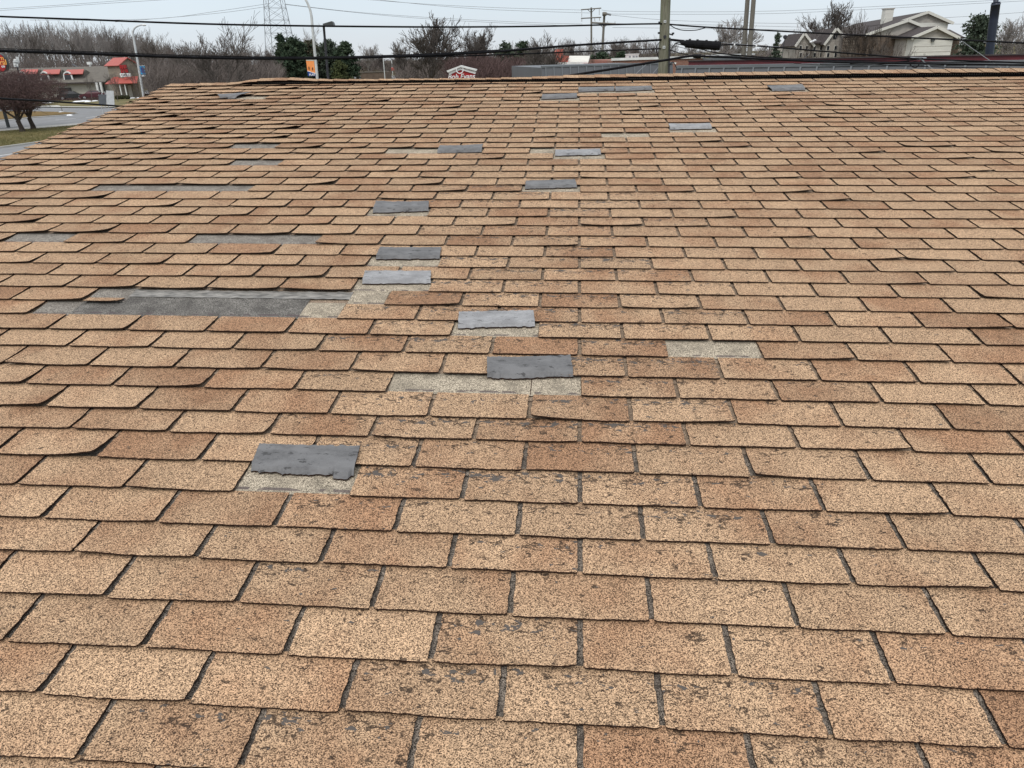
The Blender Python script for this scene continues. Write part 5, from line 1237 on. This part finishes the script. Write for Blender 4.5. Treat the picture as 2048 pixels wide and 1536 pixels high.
cable([(700, 114.6), (850, 113.5), (1000, 109.5), (1150, 103.6), (1325, 97.2)], PL, PU, .013, 'thinner black cable sagging below the thick bundle to the wooden pole', r1=.016)
lf2 = at(-40, 190, 7.5); r_h = r2w(-3.2, 5.6, .06)
cable([(-60, 191), (0, 197), (90, 202), (180, 208), (238, 212.2), (300, 217)], (lf2.x, lf2.y), (at(400, 200, 13).x, 13.), .0095, 'low black service cable passing behind the left roof edge', r1=.010)
cable([(1100, 158), (1135, 152), (1230, 137), (1326, 121), (1380, 112.3), (1402, 112.6), (1450, 114.4), (1560, 119.5), (1680, 124.5), (1860, 127.5), (2100, 131)], (at(1100, 100, 17).x, 17.), PR, .026, 'thick black cable rising over the ridge past the pole then running right', r1=.02)
cable([(1337, 48.5), (1400, 53.5), (1500, 59), (1650, 67), (1750, 72), (1900, 79), (2100, 88.5)], PU, PR, .019, 'top black cable running right from the wooden pole', r1=.019)
cable([(1340, 50), (1352, 57), (1368, 60.6), (1394, 60), (1414, 54)], PU, PR, .011, 'hanging loop of cable right of the wooden pole')
cable([(1336, 79), (1360, 81.5), (1372, 84)], PU, PR, .03, 'black cable stub entering the splice case')
cable([(1438, 90.5), (1470, 89.5), (1550, 94.5), (1650, 103), (1760, 111.5), (1845, 118), (2100, 127.5)], PU, PR, .018, 'black cable leaving the splice case and running right')
cable([(1341, 78), (1420, 83.5), (1500, 90), (1560, 93.6)], PU, PR, .005, 'thin wire above the splice case', m_='wire')
for k, (pts, lab) in enumerate((([(1340, 103), (1353, 85.5), (1375, 90), (1420, 103), (1480, 110.5), (1600, 118.5), (1720, 121), (1838, 118)], 'black drop cable curving under the splice case'),
                 ([(1342, 100), (1360, 106.5), (1376, 109)], 'short black tail right of the wooden pole'),
                 ([(1352, 87), (1400, 98), (1440, 107), (1520, 114.5), (1640, 120.5), (1760, 123.5), (2100, 125)], 'black drop cable in the bundle below the splice case'),
                 ([(1346, 91), (1420, 108), (1500, 120), (1600, 127.5), (1700, 131.5), (1820, 124), (1838, 117)], 'thin black drop wire dipping in front of the red flashing'),
                 ([(1700, 127), (1780, 124.5), (1820, 121), (1846, 116.5)], 'black tail rising to the clamp at the right'),
                 ([(1815, 118), (1822, 131), (1832, 135), (1840, 126), (1844, 118)], 'small cable loop hanging at the clamp'),
                 ([(1319, 84), (1313, 95), (1315, 110), (1319, 118)], 'cable loop hugging the left side of the wooden pole'),
                 ([(1640, 128), (1760, 130), (1880, 134), (2000, 136.5), (2100, 138)], 'lowest black cable in front of the grey metal roof'),
                 ([(1338, 132), (1346, 124), (1353, 136)], 'small black wire crossing beside the pole foot'))):
    cable(pts, PU, PR, (.011, .012, .012, .006, .012, .012, .009, .010, .01)[k], lab)
# splice case
B = thing('splice_case', at(1404, 90, DU-.6), 'thick black cable splice case hanging right of the wooden pole', 'splice case')
a, b_ = at(1371, 87.5, DU-.7), at(1440.5, 92, DU-1.1); ax = (b_-a)
mb = MB(); mb.tube([a+ax*0, a+ax*.01, a+ax*.3, a+ax*.31, a+ax*.97, b_], [px_r(10, DU), px_r(13.5, DU), px_r(13.5, DU), px_r(14.8, DU), px_r(14.8, DU), px_r(13, DU)], 14); mb.obj('shell', M['cable'], B, smooth=False)
for f in (.12, .34, .6, .86):
    mb = MB(); c = a+ax*f+Vector((0, 0, px_r(14, DU))); mb.box(c, (.05, .05, .04)); mb.obj('latch', M['dark_metal'], B)
mb = MB(); mb.tube([at(1360, 85, DU-.7), a], [.02, px_r(9, DU)], 8); mb.obj('nozzle', M['cable'], B)
mb = MB(); mb.tube([at(1387, 112.2, DU-1.4), at(1402, 112.8, DU-1.4)], .05, 10); o = mb.obj('cable_sleeve', M['cable']); tag(o, 'black sleeve on the thick lower cable right of the pole', 'cable sleeve')
for k, x in enumerate((1402.5, 1411)):
    p, q = at(x, 113, DU-1.5), at(x+(3 if k == 0 else 6.5), 113.4, DU-1.5); mb = MB(); mb.tube([p, q], .033, 8); o = mb.obj('white_cable_tag', M['letter_white'])
    tag(o, ('short' if k == 0 else 'long') + ' white marker wrapped round the lower cable beside the black sleeve', 'cable tag', 'white cable tags')
for k, x in enumerate((1468, 1512)):
    p, q = at(x, 89.5+k*2.2, DU-1.6), at(x+1.6, 89.6+k*2.2, DU-1.6); mb = MB(); mb.tube([p, q], .026, 8); o = mb.obj('cable_band', M['letter_white'])
    tag(o, ('left' if k == 0 else 'right') + ' white band on the cable leaving the splice case', 'cable band', 'white cable bands')
# guy strands and clamp
cable([(1838, 115.5), (1850, 126), (1866, 140)], PU, PR, .012, 'pale guy strand descending from the cable clamp', m_='wire', name='guy_wire', cat='wire')
cable([(1842, 116.5), (1858, 131), (1870, 141)], PU, PR, .008, 'second pale strand beside the guy strand at the clamp', m_='wire', name='guy_wire', cat='wire')
cable([(1920, 78.5), (1950, 101), (2005, 138)], PU, PR, .008, 'long pale guy wire slanting down at the right', m_='wire', name='guy_wire', cat='wire')
c = at(1836, 117, 20.6); mb = MB(); mb.box(c, (.16, .07, .07)); mb.tube([c-Vector((.2, 0, -.02)), c+Vector((.2, 0, 0))], .03, 6); tag(mb.obj('cable_clamp', M['wire']), 'pale metal clamp joining cables above the right hand roof', 'clamp')
cable([(1620, 107), (1600, 124), (1590, 140)], (at(1600, 100, 40).x, 40.), (at(1650, 100, 41).x, 41.), .006, 'faint pale guy wire in front of the beige apartments', m_='wire', name='guy_wire', cat='wire')
cable([(1294, 128), (1280, 140), (1268, 152)], (at(1250, 100, 30).x, 30.), (at(1320, 100, 31).x, 31.), .010, 'pale guy wire slanting left of the wooden pole foot', m_='wire', name='guy_wire', cat='wire')
cable([(1320, 130), (1310, 142), (1303, 150)], (at(1250, 100, 30).x, 30.), (at(1330, 100, 31).x, 31.), .009, 'short pale guy wire against the grey metal roof', m_='wire', name='guy_wire', cat='wire')
# thin transmission lines across the sky
LG = 'thin transmission lines across the sky'
far = [([(-40, 20), (150, 8), (330, -6)], 200, 'uppermost faint line at the upper left corner'), ([(-40, 24), (180, 9), (400, -5)], 200, 'second faint line at the upper left corner'),
       ([(60, 40), (300, 38), (430, 23), (541, 6.5)], 290, 'faint line reaching the lattice tower from the left, the upper one'), ([(230, 44), (430, 27), (541, 12)], 290, 'faint line reaching the lattice tower from the left, the lower one'),
       ([(570, 8), (700, 23), (860, 35), (1060, 45), (1165, 48)], 290, 'faint line leaving the lattice tower to the right, the upper one'), ([(570, 9), (720, 26), (860, 38), (1060, 48.5), (1165, 51)], 290, 'faint line leaving the lattice tower to the right, the lower one'),
       ([(720, -2), (850, 8), (1000, 15.5), (1162, 20)], 220, 'faint line reaching the upper crossarm, the upper one'), ([(760, 0), (880, 12), (1000, 20), (1180, 26)], 220, 'faint line reaching the upper crossarm, the lower one'),
       ([(1203, 20), (1230, 22.5), (1330, 23.6), (1490, 23), (1650, 18), (2080, -4)], 220, 'faint line running right from the crossarm poles, highest'), ([(1210, 28), (1330, 28.5), (1490, 28), (1650, 23), (2080, 0)], 220, 'faint line running right from the crossarm poles, second'),
       ([(1222, 30), (1330, 40), (1490, 45.5), (1600, 47)], 200, 'faint line dropping right from the fuse cutout'), ([(1232, 47), (1330, 48), (1450, 50.5), (1600, 54)], 200, 'faint line leaving the low crossarm'),
       ([(1225, 55), (1400, 57), (1600, 60)], 200, 'faint lowest line right of the crossarm poles'), ([(1880, 36), (1960, 31), (2080, 22)], 200, 'faint line right of the apartment roof, upper'), ([(1900, 48), (1990, 48), (2080, 46)], 200, 'faint line right of the apartment roof, lower')]
for pts, dd, lab in far:
    a, b_ = at(pts[0][0], 60, dd), at(pts[-1][0], 60, dd+4)
    cable(pts, (a.x, a.y), (b_.x, b_.y), .045*dd/250, lab, m_='wire', group=LG, name='transmission_line', n=4)

for o in bpy.data.objects:
    if 'world_loc' in o: del o['world_loc']
